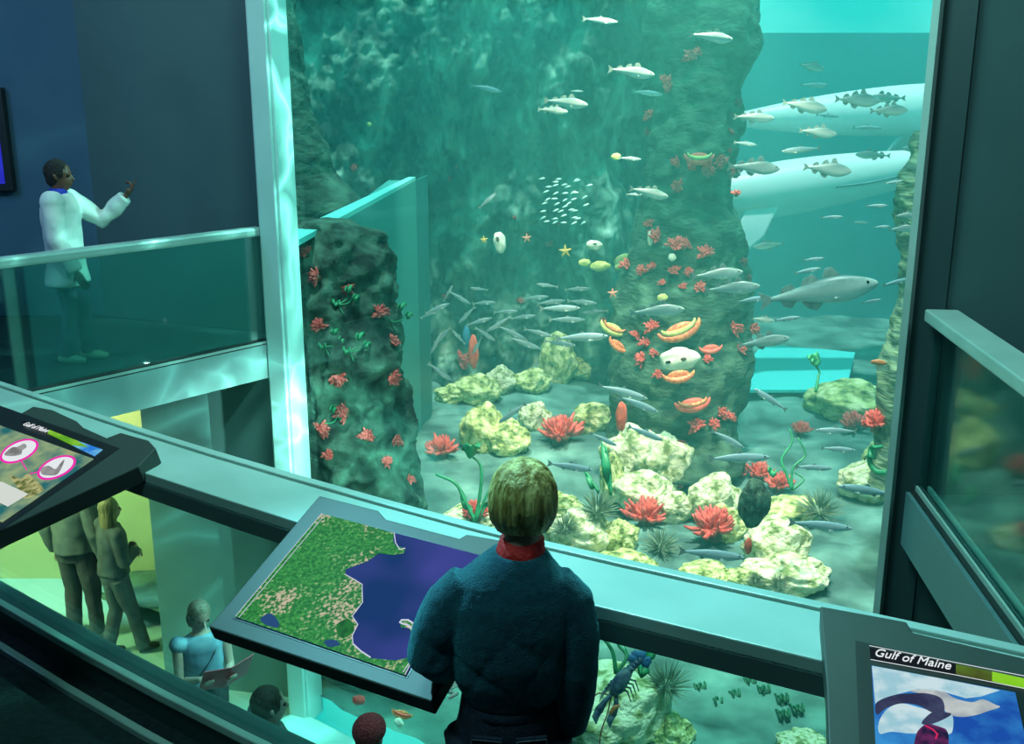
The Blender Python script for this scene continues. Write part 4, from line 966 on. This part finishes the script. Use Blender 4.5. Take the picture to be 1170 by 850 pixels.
    def strands(c, n):
        l = HM.inverted()@(c-hc); a = math.atan2(l.y, l.x)
        return c+n*(.022*hh*noise.noise(Vector((a*9, l.z*3/hh, 1)))+.012*hh*noise.noise(Vector((a*26, l.z*2/hh, 4))))
    o = mb.build('hair', hm, root, remesh=.006 if hh > .17 else .007, sm=3, warp=strands)
    return root, hc, HM, hh

skin_l = mat('light_skin', (.50, .30, .22), rough=.5); skin_d = mat('brown_skin', (.17, .07, .045), rough=.45); skin_g = mat('pale_skin', (.42, .30, .26), rough=.5)
hair_b = mat('olive_blond_hair', (.30, .22, .04), (.85, .74, .28), 30, .5, bump=.5, bscale=40, lo=.38, hi=.66, stretch=(1.6, 1.6, .22), detail=4)
fleece = mat('teal_fleece', (.004, .048, .085), (.007, .070, .11), 60, .95, bump=.35, bscale=260, sheen=.7)
MATS['teal_fleece'].node_tree.nodes['Principled BSDF'].inputs['Sheen Tint'].default_value = (.15, .75, .9, 1)
denim = mat('dark_denim', (.006, .014, .035), (.014, .026, .055), 60, .8, bump=.3, bscale=200)
redc = mat('red_collar_cloth', (.65, .01, .012), (.75, .02, .02), 20, .7, bump=.3, bscale=60)
# ---- the boy
bp_ = Vector((-.006, 2.10, 0))
jb = J(1.326, shoL=(-.125, .0, 1.045), elbL=(-.176, -.015, .885), wriL=(-.09, .13, .80), shoR=(.128, 0, 1.045), elbR=(.150, -.015, .86), wriR=(.135, .035, .67))
boy, hc, HM, hh = person('boy seen from behind in a fuzzy teal jacket and dark jeans, looking into the tank', bp_, 0, 1.326, jb, skin_l,
    dict(trousers=denim, shoes=mat('dark_shoe', (.03, .03, .035)), hair=hair_b, hairstyle='bowl', loose=1.05), headrot=(-6, 0, -3), headh=.176, headc=(.030, .035, 1.236), vox=.006, wid=.86, nx=.026,
    hands=dict(L=dict(d=Vector((.8, .5, -.2)), pn=Vector((0, -1, 0)), curl=.5)))
mb = MB()
mb.loft([(0, .0, .790, .100, .078), (0, 0, .812, .110, .085), (0, 0, .85, .126, .098), (.0, 0, .90, .134, .106), (0, 0, .97, .140, .106), (0, -.003, 1.03, .138, .095), (.005, -.003, 1.075, .118, .078), (.012, .002, 1.105, .085, .065), (.02, .01, 1.128, .058, .055)], 30, 2.2)
mb.tube([(-.085, 0, 1.055), (-.128, -.005, 1.01), (-.158, -.018, .955), (-.170, -.022, .90), (-.158, .03, .855), (-.115, .09, .82), (-.085, .13, .80)], [.054, .057, .056, .055, .052, .045, .036], 18)
mb.tube([(.09, 0, 1.05), (.128, -.003, 1.015), (.145, -.012, .94), (.150, -.015, .86), (.147, .0, .78), (.138, .03, .69)], [.055, .054, .050, .048, .044, .038], 18)
def folds(c, n):
    w_ = max(0, 1-abs(c.z-.90)/.17)
    def cr(x): return (1-abs(math.sin(x)))**2
    d = -.006*cr((c.x*.8+c.z*1.1)*20+1.1*noise.noise(c*4)+.6)*w_*(1 if c.x < .06 else .4)
    d -= .0035*cr((c.x*-1.1+c.z*.7)*24+1.3*noise.noise(c*4+Vector((3, 0, 0))))*w_
    d += .0055*noise.noise(Vector((c.x*7, c.y*7, c.z*4)))+.0012*noise.noise(c*90)
    return c+n*(d+.003)
mb.build('jacket', fleece, boy, remesh=.0055, sm=6, warp=folds)
MB().loft([(0, .0, .780, .103, .080), (0, 0, .792, .107, .083), (0, 0, .815, .108, .084), (0, 0, .828, .103, .08)], 40).build('jacket_hem', mat('ribbed_hem', (.004, .035, .055), (.008, .05, .07), 80, .9, stretch=(1, 1, .05)), boy, smooth=True)
MB().loft([(.020, .008, 1.112, .056, .055), (.025, .012, 1.135, .053, .053), (.028, .018, 1.158, .048, .050), (.028, .018, 1.160, .043, .045)], 30).build('collar', redc, boy, smooth=True)
stitch = mat('pale_stitching', (.12, .18, .26))
for s in (-1, 1):
    mb = MB(); M = Matrix.Translation((s*.052, -.094, .705))@Matrix.Rotation(R(90), 4, 'X')@Matrix.Rotation(R(6*s), 4, 'Z')
    mb.prism([(-.034, .035), (.034, .035), (.034, -.025), (0, -.042), (-.034, -.025)], .010, M, z0=-.004); pk = mb.build('back_pocket', denim, boy, bevel=.002)
    mb = MB(); mb.tube([M@Vector((-.032, .030, .0075)), M@Vector((.032, .030, .0075))], .0012, 5); mb.tube([M@Vector((.032, .030, .0075)), M@Vector((.032, -.024, .0075)), M@Vector((0, -.040, .0075)), M@Vector((-.032, -.024, .0075)), M@Vector((-.032, .030, .0075))], .001, 5)
    mb.build('pocket_stitching', stitch, boy)
MB().loft([(0, 0, .748, .104, .082), (0, 0, .782, .1035, .0815)], 40).build('waistband', denim, boy, smooth=True)

# ---- child in white coat
cp = onz(88, 412, .15); HC = 1.46
jc = J(HC, shoL=(-.14, .03, 1.17), elbL=(-.15, .24, 1.02), wriL=(-.13, .43, 1.19), elbR=(.21, .02, .90), wriR=(.19, .12, .69), kneeR=(.07, .02, .42), ankR=(.07, -.05, .07), kneeL=(-.07, .07, .42), ankL=(-.07, .07, .07))
person('child in an oversized white coat raising one hand, behind the gallery balustrade', cp, 84, HC, jc, skin_d,
    dict(trousers=mat('blue_trousers', (.03, .06, .13), (.16, .22, .28), 3, .8), shoes=mat('pale_green_shoe', (.35, .55, .40)), top=mat('white_coat', (.62, .70, .68), (.80, .84, .78), 5, .8), topname='coat', hem=.40, puff=1.30, flare=1.12, sleevew=1.15,
         hair=mat('black_hair', (.012, .009, .012), (.03, .02, .02), 60, .7, bump=.8, bscale=90), collar=mat('blue_collar', (.02, .04, .5))), headh=.215, headrot=(0, 0, 0),
    hands=dict(L=dict(d=Vector((0, .6, .75)), pn=Vector((0, -.6, .3)), point=True, curl=.3)), wid=.95)

# ---- couple below
grey_shirt = mat('grey_blue_shirt', (.10, .13, .16), (.15, .18, .20), 8, .8); dk_tr = mat('dark_grey_trousers', (.055, .065, .09), (.08, .09, .12), 8, .8)
mp = onz(98, 728, LOW); jm = J(1.84, kneeL=(-.11, .03, .52), ankL=(-.10, -.02, .09), kneeR=(.12, .03, .52), ankR=(.13, .04, .09), elbL=(-.29, -.02, 1.16), wriL=(-.28, .05, .88))
person('man in a loose grey shirt seen from behind, beside the long haired woman', mp, 18, 1.84, jm, skin_g, dict(trousers=dk_tr, shoes=mat('white_shoe', (.5, .52, .55)), top=grey_shirt, topname='shirt', hem=.52, puff=1.18, sleevew=1.1, hair=mat('brown_hair', (.06, .035, .02), (.11, .065, .03), 50, .7)), wid=1.03)
wp = onz(141, 748, LOW); jw = J(1.62, elbR=(.20, .03, 1.03), wriR=(.04, .22, 1.06), elbL=(-.20, .03, 1.03), wriL=(-.02, .23, 1.02), ankR=(.06, .18, .08), kneeR=(.08, .10, .46), ankL=(-.09, -.10, .08))
person('woman with long fair hair and folded arms seen from behind on the lower floor', wp, 48, 1.62, jw, skin_g, dict(trousers=mat('grey_trousers', (.07, .09, .12), (.10, .13, .16), 8, .8), shoes=mat('brown_boot', (.05, .05, .04)), top=mat('dark_jersey', (.07, .09, .11), (.10, .13, .15), 8, .85), topname='jersey', hem=.54,
    hair=mat('long_fair_hair', (.16, .13, .07), (.34, .29, .17), 40, .6, stretch=(1, 1, .1)), hairstyle='long'), hands=dict(L=dict(d=Vector((1, .2, .1)), pn=Vector((0, -1, 0)), curl=.5), R=dict(d=Vector((-1, .2, .1)), pn=Vector((0, -1, 0)), curl=.5)))
# ---- woman with the folder
fp0 = at(226, 693, 7.9); fp0.z = LOW
jf = J(1.60, elbR=(.20, .03, 1.00), wriR=(.12, .25, 1.10), elbL=(-.20, .04, 1.00), wriL=(-.08, .27, 1.09))
fw, hcf, HMf, hhf = person('woman in a light blue top reading an open red folder', fp0, 140, 1.60, jf, skin_g, dict(trousers=mat('black_trousers', (.015, .018, .03)), shoes=mat('dark_shoe', (0, 0, 0)), top=mat('light_blue_top', (.10, .20, .30), (.15, .27, .36), 6, .7), topname='top', hem=.58, sleeve=.12, puff=1.08,
    hair=mat('grey_brown_hair', (.16, .14, .11), (.30, .27, .22), 50, .6), hairstyle='bob'), headrot=(-22, 0, 0), hands=dict(L=dict(d=Vector((.1, .9, 0)), pn=Vector((0, 0, 1)), curl=.5), R=dict(d=Vector((-.1, .9, 0)), pn=Vector((0, 0, 1)), curl=.5)))
MB().tube([(-.13, .02, 1.29), (-.05, .115, 1.2), (.05, .125, 1.08), (.13, .09, .97)], .009, 6).build('bag_strap', mat('dark_strap', (.02, .04, .06)), fw)
A = -R(140); fr = Matrix.Rotation(A, 3, 'Z')
fl = thing('folder', 'open dark red folder with white papers held by the woman in light blue', 'folder', fp0+fr@Vector((-.04, .36, 1.10)))
fl.rotation_euler = (0, 0, A)
fm = mat('dark_red_cover', (.42, .02, .05), (.55, .04, .08), 12, .5)
for s in (-1, 1):
    M = Matrix.Rotation(s*R(-14), 4, 'Y')@Matrix.Rotation(R(22), 4, 'X')
    M = Matrix.Rotation(R(58), 4, 'X')@Matrix.Rotation(s*R(-12), 4, 'Y')
    MB().prism([(0, -.12), (s*.20, -.12), (s*.20, .14), (0, .14)], .006, M).build('cover', fm, fl, bevel=.001)
    mb = MB(); mb.prism([(s*.015, -.105), (s*.17, -.105), (s*.17, .12), (s*.015, .12)], .003, M, z0=.0065); mb.build('paper', mat('white_paper', (.7, .75, .75)) if s > 0 else mat('printed_sheet', (.35, .05, .08), (.6, .5, .5), 30, .6), fl)
# ---- two heads at the frame's foot
dp = at(303, 786, 6.6); dp.z = LOW
person('dark haired man in a grey top standing below the map console', dp, 62, 2.1+3.2-(CAM.z-at(303, 786, 6.6).z), J(1.74), skin_g, dict(trousers=mat('dark_denim', (0, 0, 0)), shoes=mat('dark_shoe', (0, 0, 0)), top=mat('grey_top', (.12, .16, .17)), hair=mat('dark_brown_hair', (.015, .013, .010), (.035, .028, .02), 60, .6, bump=.4)), headh=.25)
rp_ = at(420, 820, 6.3); rp_.z = LOW
hgt = at(420, 820, 6.3).z-LOW
r_, hcr, HMr, hhr = person('person in a dark red knitted cap at the foot of the tank window', rp_, 30, hgt-.02, J(hgt-.02), skin_g, dict(trousers=mat('dark_denim', (0, 0, 0)), shoes=mat('dark_shoe', (0, 0, 0)), top=mat('grey_top', (.12, .16, .17)), hair=mat('dark_brown_hair', (0, 0, 0))), headh=.23)
mb = MB(); mb.ell(hcr+Vector((0, -.01, .055)), (.098, .112, .095), seg=24, rings=14); o = mb.build('knitted_cap', mat('dark_red_wool', (.30, .015, .03), (.42, .03, .045), 50, .9, bump=.8, bscale=70), r_, smooth=True)

# ================================================================== consoles
frame_m = mat('console_frame', (.035, .050, .046), (.045, .062, .056), 3, .45, spec=.4)
bezel_m = mat('console_bezel', (.008, .012, .013), rough=.4)
def E(name, c1, c2=None, s=.8, **k): return mat('lit_'+name, c1, c2, emit=s, **k)
class Console:
    def __init__(s, lab, TL, TR, BL, th=.045, outline=None):
        s.o = TL; s.ex = (TR-TL); s.w = s.ex.length; s.ex = s.ex/s.w; ey = (BL-TL); s.n = s.ex.cross(ey).normalized()
        if s.n.z < 0: s.n = -s.n
        s.ey = ey; s.h = ey.length; s.root = thing('touch_console', lab, 'touch screen console', TL)
        s.eyn = ey/s.h
        P = [s.loc(*q) for q in outline]
        vs = P+[p-s.n*th for p in P]; n = len(P)
        mb = MB(); mb.add(vs, [tuple(range(n)), tuple(range(n, 2*n))[::-1]]+[(i, n+i, n+(i+1) % n, (i+1) % n) for i in range(n)])
        mb.build('housing', frame_m, s.root, bevel=.004)
    def loc(s, u, v, off=0): return onplane(u, v, s.o+s.n*off, s.n)-s.o
    def uvpt(s, a, b, off=0): return s.ex*a*s.w+s.ey*b+s.n*off
    def plate(s, name, pts, m, off, parent=None, th=.0012, raw=False, cur=False):
        if cur:
            q = pts[-1:]+pts+pts[:2]; pts = []
            for i in range(1, len(q)-2):
                for k in range(5):
                    t = k/5; a, b, c, d = (Vector(q[i+j]) for j in (-1, 0, 1, 2)); pts.append(tuple(.5*((2*b)+(c-a)*t+(2*a-5*b+4*c-d)*t*t+(3*b-a-3*c+d)*t**3)))
        P = [p+s.n*off for p in (pts if raw else [s.loc(*q) for q in pts])]
        n = len(P); mb = MB(); mb.add(P+[p-s.n*th for p in P], [tuple(range(n)), tuple(range(n, 2*n))[::-1]]+[(i, n+i, n+(i+1) % n, (i+1) % n) for i in range(n)])
        return mb.build(name, m, parent or s.root)
    def line(s, name, pts, m, off, r, parent): return MB().tube([s.loc(*q)+s.n*off for q in pts], r, 5).build(name, m, parent)
    def text(s, body, p0, p1, size, m, parent, off):
        a, b = s.loc(*p0), s.loc(*p1); x = (b-a).normalized(); y = s.n.cross(x).normalized()
        c = bpy.data.curves.new('title_text', 'FONT'); c.body = body; c.size = size; c.extrude = .0006; c.shear = .25
        tmp = bpy.data.objects.new('tmp', c); COL.objects.link(tmp); bpy.context.view_layer.update()
        me = bpy.data.meshes.new_from_object(tmp.evaluated_get(bpy.context.evaluated_depsgraph_get())); bpy.data.objects.remove(tmp)
        o = bpy.data.objects.new('title_text', me); COL.objects.link(o); o.parent = parent; me.materials.clear(); me.materials.append(m)
        wdt = max(v.co.x for v in me.vertices); k = (b-a).length/wdt
        M = Matrix((x, y, s.n)).transposed().to_4x4(); M.translation = a+s.n*off; o.matrix_local = M@Matrix.Diagonal((k, 1, 1, 1)); return o
def bilerp(q, a, b): # TL,TR,BR,BL
    t = q[0].lerp(q[1], a); return t.lerp(q[3].lerp(q[2], a), b)
# --- middle console, satellite map
TL = onz(365, 566, HZ+.06)
def downpt(u, v, TLp, ztgt): return onz(u, v, ztgt)
BL = onz(238, 716, HZ-.12); BRp = onz(493, 802, HZ-.12); TRp = TL+(BRp-BL)
def px_of(P):
    r = P-CAM; t = r.dot(FWD); return (CX+F*r.x/t, CY-F*r.dot(Vector((0, ST, CT)))/t)
tru = px_of(TRp)
c2 = Console('tilted console with a satellite map of green coast and blue bay, beside the boy', TL, TRp, BL, outline=[(358, 574), (365, 566), (432, 583), (441, 593), (525, 615), (533, 610), tru, (493, 802), (238, 716)])
q = [c2.loc(368, 588), None, c2.loc(463.5, 772), c2.loc(270, 706)]; q[1] = q[0]+q[2]-q[3]
c2.plate('bezel', [bilerp(q, -.015, -.015), bilerp(q, 1.015, -.015), bilerp(q, 1.015, 1.015), bilerp(q, -.015, 1.015)], bezel_m, .001, raw=True)
sc_ = c2.plate('screen', q, E('bay_blue', (.004, .025, .16), (.07, .06, .40), .8, scale=3.2, lo=.38, hi=.66, detail=2), .003, raw=True)
Z = lambda L: [(230+x/3.148, 550+y/3.148) for x, y in L]
land = [(435, 120), (560, 152), (695, 190), (690, 215), (700, 235), (735, 245), (730, 262), (690, 268), (640, 262), (600, 290), (560, 305), (520, 320), (520, 340), (556, 360), (580, 375), (582, 440), (560, 470), (545, 490), (565, 520), (545, 560), (548, 590), (575, 615), (610, 640), (660, 645), (700, 648), (740, 640), (750, 610), (765, 580), (762, 550), (745, 530), (720, 528), (715, 508), (735, 500), (768, 520), (790, 550), (792, 585), (735, 700), (125, 490)]
landm = bpy.data.materials.new('lit_satellite_land'); landm.use_nodes = True; nt = landm.node_tree; N = nt.nodes; p = N['Principled BSDF']; p.inputs['Base Color'].default_value = (0, 0, 0, 1)
tc = N.new('ShaderNodeTexCoord'); n1 = N.new('ShaderNodeTexNoise'); n1.inputs['Scale'].default_value = 7; n1.inputs['Detail'].default_value = 3; n2 = N.new('ShaderNodeTexNoise'); n2.inputs['Scale'].default_value = 110; n2.inputs['Detail'].default_value = 4
c1r = N.new('ShaderNodeValToRGB'); e = c1r.color_ramp.elements; e[0].position = .40; e[0].color = (.012, .15, .02, 1); e[1].position = .62; e[1].color = (.05, .34, .05, 1)
ad2 = N.new('ShaderNodeMath'); ad2.operation = 'MULTIPLY_ADD'; ad2.inputs[1].default_value = .75; lnk(nt, n1.outputs['Fac'], ad2.inputs[0])
m2 = N.new('ShaderNodeMath'); m2.operation = 'MULTIPLY'; m2.inputs[1].default_value = .75; lnk(nt, n2.outputs['Fac'], m2.inputs[0]); lnk(nt, m2.outputs[0], ad2.inputs[2])
c2r = N.new('ShaderNodeValToRGB'); e = c2r.color_ramp.elements; e[0].position = .79; e[0].color = (0, 0, 0, 1); e[1].position = .90; e[1].color = (1, 1, 1, 1)
mx = N.new('ShaderNodeMix'); mx.data_type = 'RGBA'; mx.inputs['B'].default_value = (.62, .50, .36, 1)
lnk(nt, tc.outputs['Object'], n1.inputs['Vector']); lnk(nt, tc.outputs['Object'], n2.inputs['Vector']); lnk(nt, n2.outputs['Fac'], c1r.inputs[0]); lnk(nt, ad2.outputs[0], c2r.inputs[0])
lnk(nt, c2r.outputs[0], mx.inputs['Factor']); lnk(nt, c1r.outputs[0], mx.inputs['A']); lnk(nt, mx.outputs['Result'], p.inputs['Emission Color']); p.inputs['Emission Strength'].default_value = .9; p.inputs['Specular IOR Level'].default_value = .05
c2.plate('map_land', Z(land), landm, .0045, sc_)
coast = E('coast_white', (.65, .7, .85), None, .9)
c2.line('coastline', Z(land[12:22]), coast, .0055, .0011, sc_)
c2.line('coastline', Z([(695, 190), (700, 225), (715, 250), (735, 245)]), coast, .0055, .0014, sc_); c2.line('coastline', Z([(548, 590), (575, 615), (610, 638)]), coast, .0055, .0018, sc_)
c2.line('coastline', Z([(770, 560), (762, 540), (745, 522), (728, 518), (716, 512), (722, 504), (745, 504), (770, 520), (782, 540)]), coast, .0055, .0024, sc_)
c2.line('border_line', Z([(435, 120), (125, 490)]), coast, .0055, .0008, sc_); c2.line('border_line', Z([(446, 126), (138, 494)]), coast, .0055, .0008, sc_); c2.line('border_line', Z([(792, 585), (735, 700)]), coast, .0055, .001, sc_); c2.line('border_line', Z([(782, 610), (727, 692)]), coast, .0055, .001, sc_)
c2.plate('map_lake', Z([(215, 500), (250, 480), (280, 510), (275, 530), (235, 520)]), E('lake_blue', (.02, .07, .22), None, .8), .0055, sc_, cur=True); c2.plate('map_lake', Z([(445, 580), (480, 575), (500, 592), (460, 600)]), E('lake_blue', (0, 0, 0)), .0055, sc_, cur=True)
c2.plate('dark_woods', Z([(490, 520), (530, 500), (552, 530), (530, 562), (495, 560)]), E('woods', (.01, .11, .02), (.02, .2, .03), .8, scale=60), .0055, sc_, cur=True)

# --- left console
hz = HZ+.012
hz = HZ+.06; TRl = onz(172, 509, hz); TLl = onz(38, 466, hz); d = (TLl-TRl); TLl = TRl+d*2.2
pr = onz(10, 612, hz-.15); BLl = TLl+(pr-TRl)
c1 = Console('tilted console at the frame edge showing two pink ringed discs on a sea floor picture', TLl, TRl, BLl, th=.06, outline=[(-90, 434), (6, 468), (14, 478), (38, 464), (60, 468), (88, 481), (95, 488), (122, 500), (138, 494), (170, 503), (178, 512), (158, 533), (0, 606), (-160, 690), (-300, 600)])
S = [(27, 480), (125, 515), (5, 598), (-93, 563)]   # TL TR BR BL
ql = [c1.loc(*x) for x in S]
c1.plate('bezel', [bilerp(ql, -.4, -.06), bilerp(ql, 1.05, -.06), bilerp(ql, 1.05, 1.07), bilerp(ql, -.4, 1.07)], bezel_m, .001, raw=True)
sl = c1.plate('screen', [bilerp(ql, -.3, .14), bilerp(ql, .98, .14), bilerp(ql, .98, 1), bilerp(ql, -.3, 1)], E('reef_picture', (.02, .16, .17), (.30, .42, .22), .9, scale=9, lo=.4, hi=.6, c3=(.5, .45, .2)), .003, raw=True)
Q1 = lambda L: [(x/5.31, 450+y/5.31) for x, y in L]
c1.plate('header_band', Q1([(135, 178), (152, 168), (300, 222), (290, 244)]), E('header_black', (.01, .012, .02), None, .5), .003, sl)
c1.plate('header_green', Q1([(300, 222), (470, 288), (540, 330), (440, 316), (290, 244)]), E('header_green', (.12, .42, .02), (.3, .65, .05), .9, scale=12), .0035, sl)
c1.plate('header_blue', Q1([(470, 288), (625, 342), (575, 382), (440, 316), (540, 330)]), E('header_blue', (.02, .22, .75), (.2, .6, .8), .9, scale=14), .0032, sl)
whl = E('white', (.8, .85, .88), None, .95)
c1.text('Gulf of Maine', (137/5.31, 450+196/5.31), (283/5.31, 450+243/5.31), .030, whl, sl, .006)
pink = E('pink_ring', (.85, .02, .42), None, 1); greyf = E('grey_fish', (.22, .22, .22), (.4, .4, .4), .8, scale=20)
def ellp(cx, cy, ax, ay, rot, n=30): return [(cx+ax*math.cos(t)*math.cos(rot)-ay*math.sin(t)*math.sin(rot), cy+ax*math.cos(t)*math.sin(rot)+ay*math.sin(t)*math.cos(rot)) for t in [2*math.pi*i/n for i in range(n)]]
for (cx, cy, fish_) in ((120, 355, [(30, 375), (75, 335), (110, 330), (150, 310), (165, 330), (140, 350), (130, 375), (70, 385)]), (347, 455, [(262, 455), (300, 445), (340, 465), (375, 425), (395, 410), (370, 470), (340, 500), (270, 500), (250, 480)])):
    e1 = ellp(cx, cy, 118, 55, R(-24)); c1.plate('picture_disc', Q1(e1), whl, .0045, sl); c1.line('pink_ring', Q1(e1+e1[:1]), pink, .005, .0042, sl); c1.plate('disc_fish', Q1(fish_), greyf, .0062, sl, cur=True)
c1.line('pink_pointer', Q1([(125, 405), (155, 450), (165, 470)]), pink, .005, .002, sl); c1.line('pink_pointer', Q1([(240, 480), (185, 492)]), pink, .005, .002, sl)
c1.plate('white_caption', Q1([(0, 540), (20, 542), (175, 615), (50, 690), (0, 665), (-120, 620), (-60, 520)]), E('caption_white', (.7, .76, .7), None, .9), .005, sl)
c1.plate('sea_floor_picture', Q1([(60, 500), (130, 520), (170, 490), (210, 520), (265, 590), (150, 640), (110, 575)]), E('sea_floor', (.12, .16, .04), (.5, .5, .22), .9, scale=45), .0042, sl, cur=True)

# --- right console
hz = HZ+.09; TLr = onz(939, 693, hz); TRr = onz(1290, 778, hz); BLr = onz(947, 870, hz-.07)
c3 = Console('tilted console with a picture of a swimming seal in blue water, at the frame corner', TLr, TRr, BLr, th=.06, outline=[(937, 692), (1036, 710), (1043, 722), (1172, 752), (1300, 785), (1400, 1000), (952, 1000), (944, 780)])
Q3 = lambda L: [(930+x/4.72, 670+y/4.72) for x, y in L]
c3.plate('bezel', Q3([(222, 292), (1300, 545), (1420, 1500), (270, 1500)]), bezel_m, .001)
s3 = c3.plate('screen', Q3([(310, 432), (1085, 578), (1200, 1100), (1230, 1300), (355, 1300)]), E('seal_water', (.01, .08, .42), (.05, .35, .75), .9, scale=12, lo=.35, hi=.7, c3=(.4, .7, .85), detail=8), .003)
c3.plate('header_band', Q3([(300, 335), (765, 425), (765, 478), (305, 395)]), E('header_black', (0, 0, 0)), .003, s3)
c3.plate('header_green', Q3([(765, 425), (960, 465), (960, 515), (765, 478)]), E('header_olive', (.06, .06, .015), (.12, .25, .02), .9, scale=6), .003, s3)
c3.plate('header_green', Q3([(960, 465), (1240, 525), (1240, 580), (960, 515)]), E('header_lime', (.2, .6, .01), (.3, .7, .03), .9, scale=5), .003, s3)
c3.line('header_rule', Q3([(298, 327), (760, 418), (1240, 512)]), whl, .004, .0007, s3); c3.line('header_rule', Q3([(305, 402), (770, 487), (1240, 580)]), whl, .004, .0007, s3)
c3.text('Gulf of Maine', Q3([(320, 385)])[0], Q3([(738, 462)])[0], .037, whl, s3, .006)
c3.plate('bright_surf', Q3([(312, 436), (700, 508), (1000, 568), (900, 600), (820, 610), (700, 575), (560, 560), (440, 590), (330, 640)]), E('surf', (.35, .62, .72), (.62, .8, .85), .9, scale=25), .004, s3)
c3.plate('bright_surf', Q3([(395, 670), (470, 640), (560, 660), (640, 690), (600, 740), (600, 790), (520, 800), (420, 790), (355, 800), (350, 740)]), E('surf', (0, 0, 0)), .004, s3, cur=True)
c3.plate('bright_surf', Q3([(640, 745), (740, 700), (745, 790), (700, 800)]), E('surf', (0, 0, 0)), .004, s3, cur=True)
c3.plate('seal_back', Q3([(335, 640), (420, 600), (520, 588), (620, 590), (690, 620), (700, 690), (640, 690), (560, 650), (470, 640), (390, 665), (340, 700)]), E('seal_dark', (.03, .03, .09), (.06, .07, .15), .8, scale=20), .0052, s3, cur=True)
c3.plate('seal_body', Q3([(520, 572), (600, 566), (700, 580), (760, 615), (850, 635), (910, 620), (980, 650), (1000, 660), (940, 680), (880, 700), (800, 712), (730, 700), (690, 660), (660, 620), (600, 592)]), E('seal_pale', (.30, .36, .42), (.7, .75, .72), .85, scale=10), .005, s3, cur=True)
c3.plate('seal_flipper', Q3([(640, 690), (690, 690), (740, 700), (680, 735), (620, 755), (580, 750), (600, 720)]), E('seal_dark', (0, 0, 0)), .0056, s3, cur=True)
c3.plate('diver', Q3([(545, 830), (580, 770), (620, 755), (680, 770), (715, 790), (725, 850), (700, 1000), (540, 1000)]), E('diver_dark', (.01, .01, .05), (.15, .02, .12), .8, scale=40), .0055, s3, cur=True)
c3.line('diver_red_strap', Q3([(600, 765), (640, 785), (665, 810), (655, 835)]), E('red_strap', (.7, .02, .12), None, .9), .006, .0018, s3)

# --- wall screen
d0 = onplane(0, 100, Vector((0, 9.06, 0)), Vector((0, 1, 0))); d1 = onplane(15, 218, Vector((0, 9.06, 0)), Vector((0, 1, 0)))
tv = thing('wall_screen', 'black framed exhibit screen cut by the left frame edge on the blue wall', 'screen', ((d1.x-.6), 9.10, (d0.z+d1.z)/2)); hz_ = abs(d0.z-d1.z)
MB().box((0, 0, 0), (1.2, .08, hz_)).build('housing', black, tv, bevel=.006); MB().box((-.0, -.045, -.22*hz_), (1.08, .01, hz_*.42)).build('lower_display', E('display_blue', (.02, .01, .45), (.03, .05, .7), .8, scale=2), tv); MB().box((0, -.045, .24*hz_), (1.08, .01, hz_*.40)).build('upper_display', E('display_dark', (.01, .012, .02), (.12, .10, .05), .6, scale=7, lo=.55, hi=.7), tv)


#LIGHTS
light('SUN', 'daylight', (5, 12, 20), (5.5, 13.5, 0), 3.2, (.60, 1, .94), .05)
light('SPOT', 'reef_light', (1.8, 10.5, 5.2), (1.3, 12.0, -3), 3200, (1, 1, .72), .15, 62, .8)
light('SPOT', 'reef_light', (-.2, 12.8, 5.2), (-.1, 16.5, -3), 2000, (.9, 1, .75), .15, 45, .8)
light('SPOT', 'reef_light', (3.6, 8.0, 5.2), (3.6, 11, -3), 900, (.9, 1, .8), .15, 60, .8)
light('SPOT', 'reef_light', (1.6, 6.9, 4.6), (1.5, 8.0, -3), 500, (.8, 1, .85), .15, 50, .8)
light('AREA', 'gallery_blue_light', (-5.5, 5.5, 4.2), (-5.5, 8.8, .5), 110, (.30, .60, 1), 1.5)
light('AREA', 'gallery_child_light', (-2.9, 6.9, 4.2), (-3.2, 7.6, 1), 16, (.7, 1, .95), .3)
light('AREA', 'room_light', (0, 4.2, 4.2), (0, 5.5, -3), 140, (.42, .95, .88), 1.0)
light('AREA', 'balcony_light', (-1.0, 1.2, 4.2), (-.2, 2.6, .8), 40, (.40, .95, .9), .8)
light('AREA', 'right_gallery_light', (3.8, 3.0, 4.2), (3.6, 5.2, .5), 30, (.5, .95, .95), 1.2)
light('SPOT', 'boy_rim_light', (-1.4, 3.6, 3.2), (-.1, 2.1, 1.0), 330, (.25, .85, 1), .08, 40, .5)
light('SPOT', 'caustic_light', (.6, 7.4, 3.4), (-2.6, 6.5, .3), 1000, (.35, 1, .85), .0, 85, .4, caustic=5)
light('SPOT', 'lime_light', (-5.6, 8.4, -.3), (-4.3, 10.7, -2.4), 520, (.85, 1, .42), .2, 120, .6)
light('SPOT', 'lower_floor_light', (-.7, 7.0, -.3), (-2.6, 8.6, -2.6), 170, (.5, 1, .88), .02, 130, .8)
light('SPOT', 'lower_caustic_light', (-.5, 7.0, -.3), (-2.5, 8.5, -2.0), 480, (.35, 1, .85), .0, 100, .5, caustic=4)
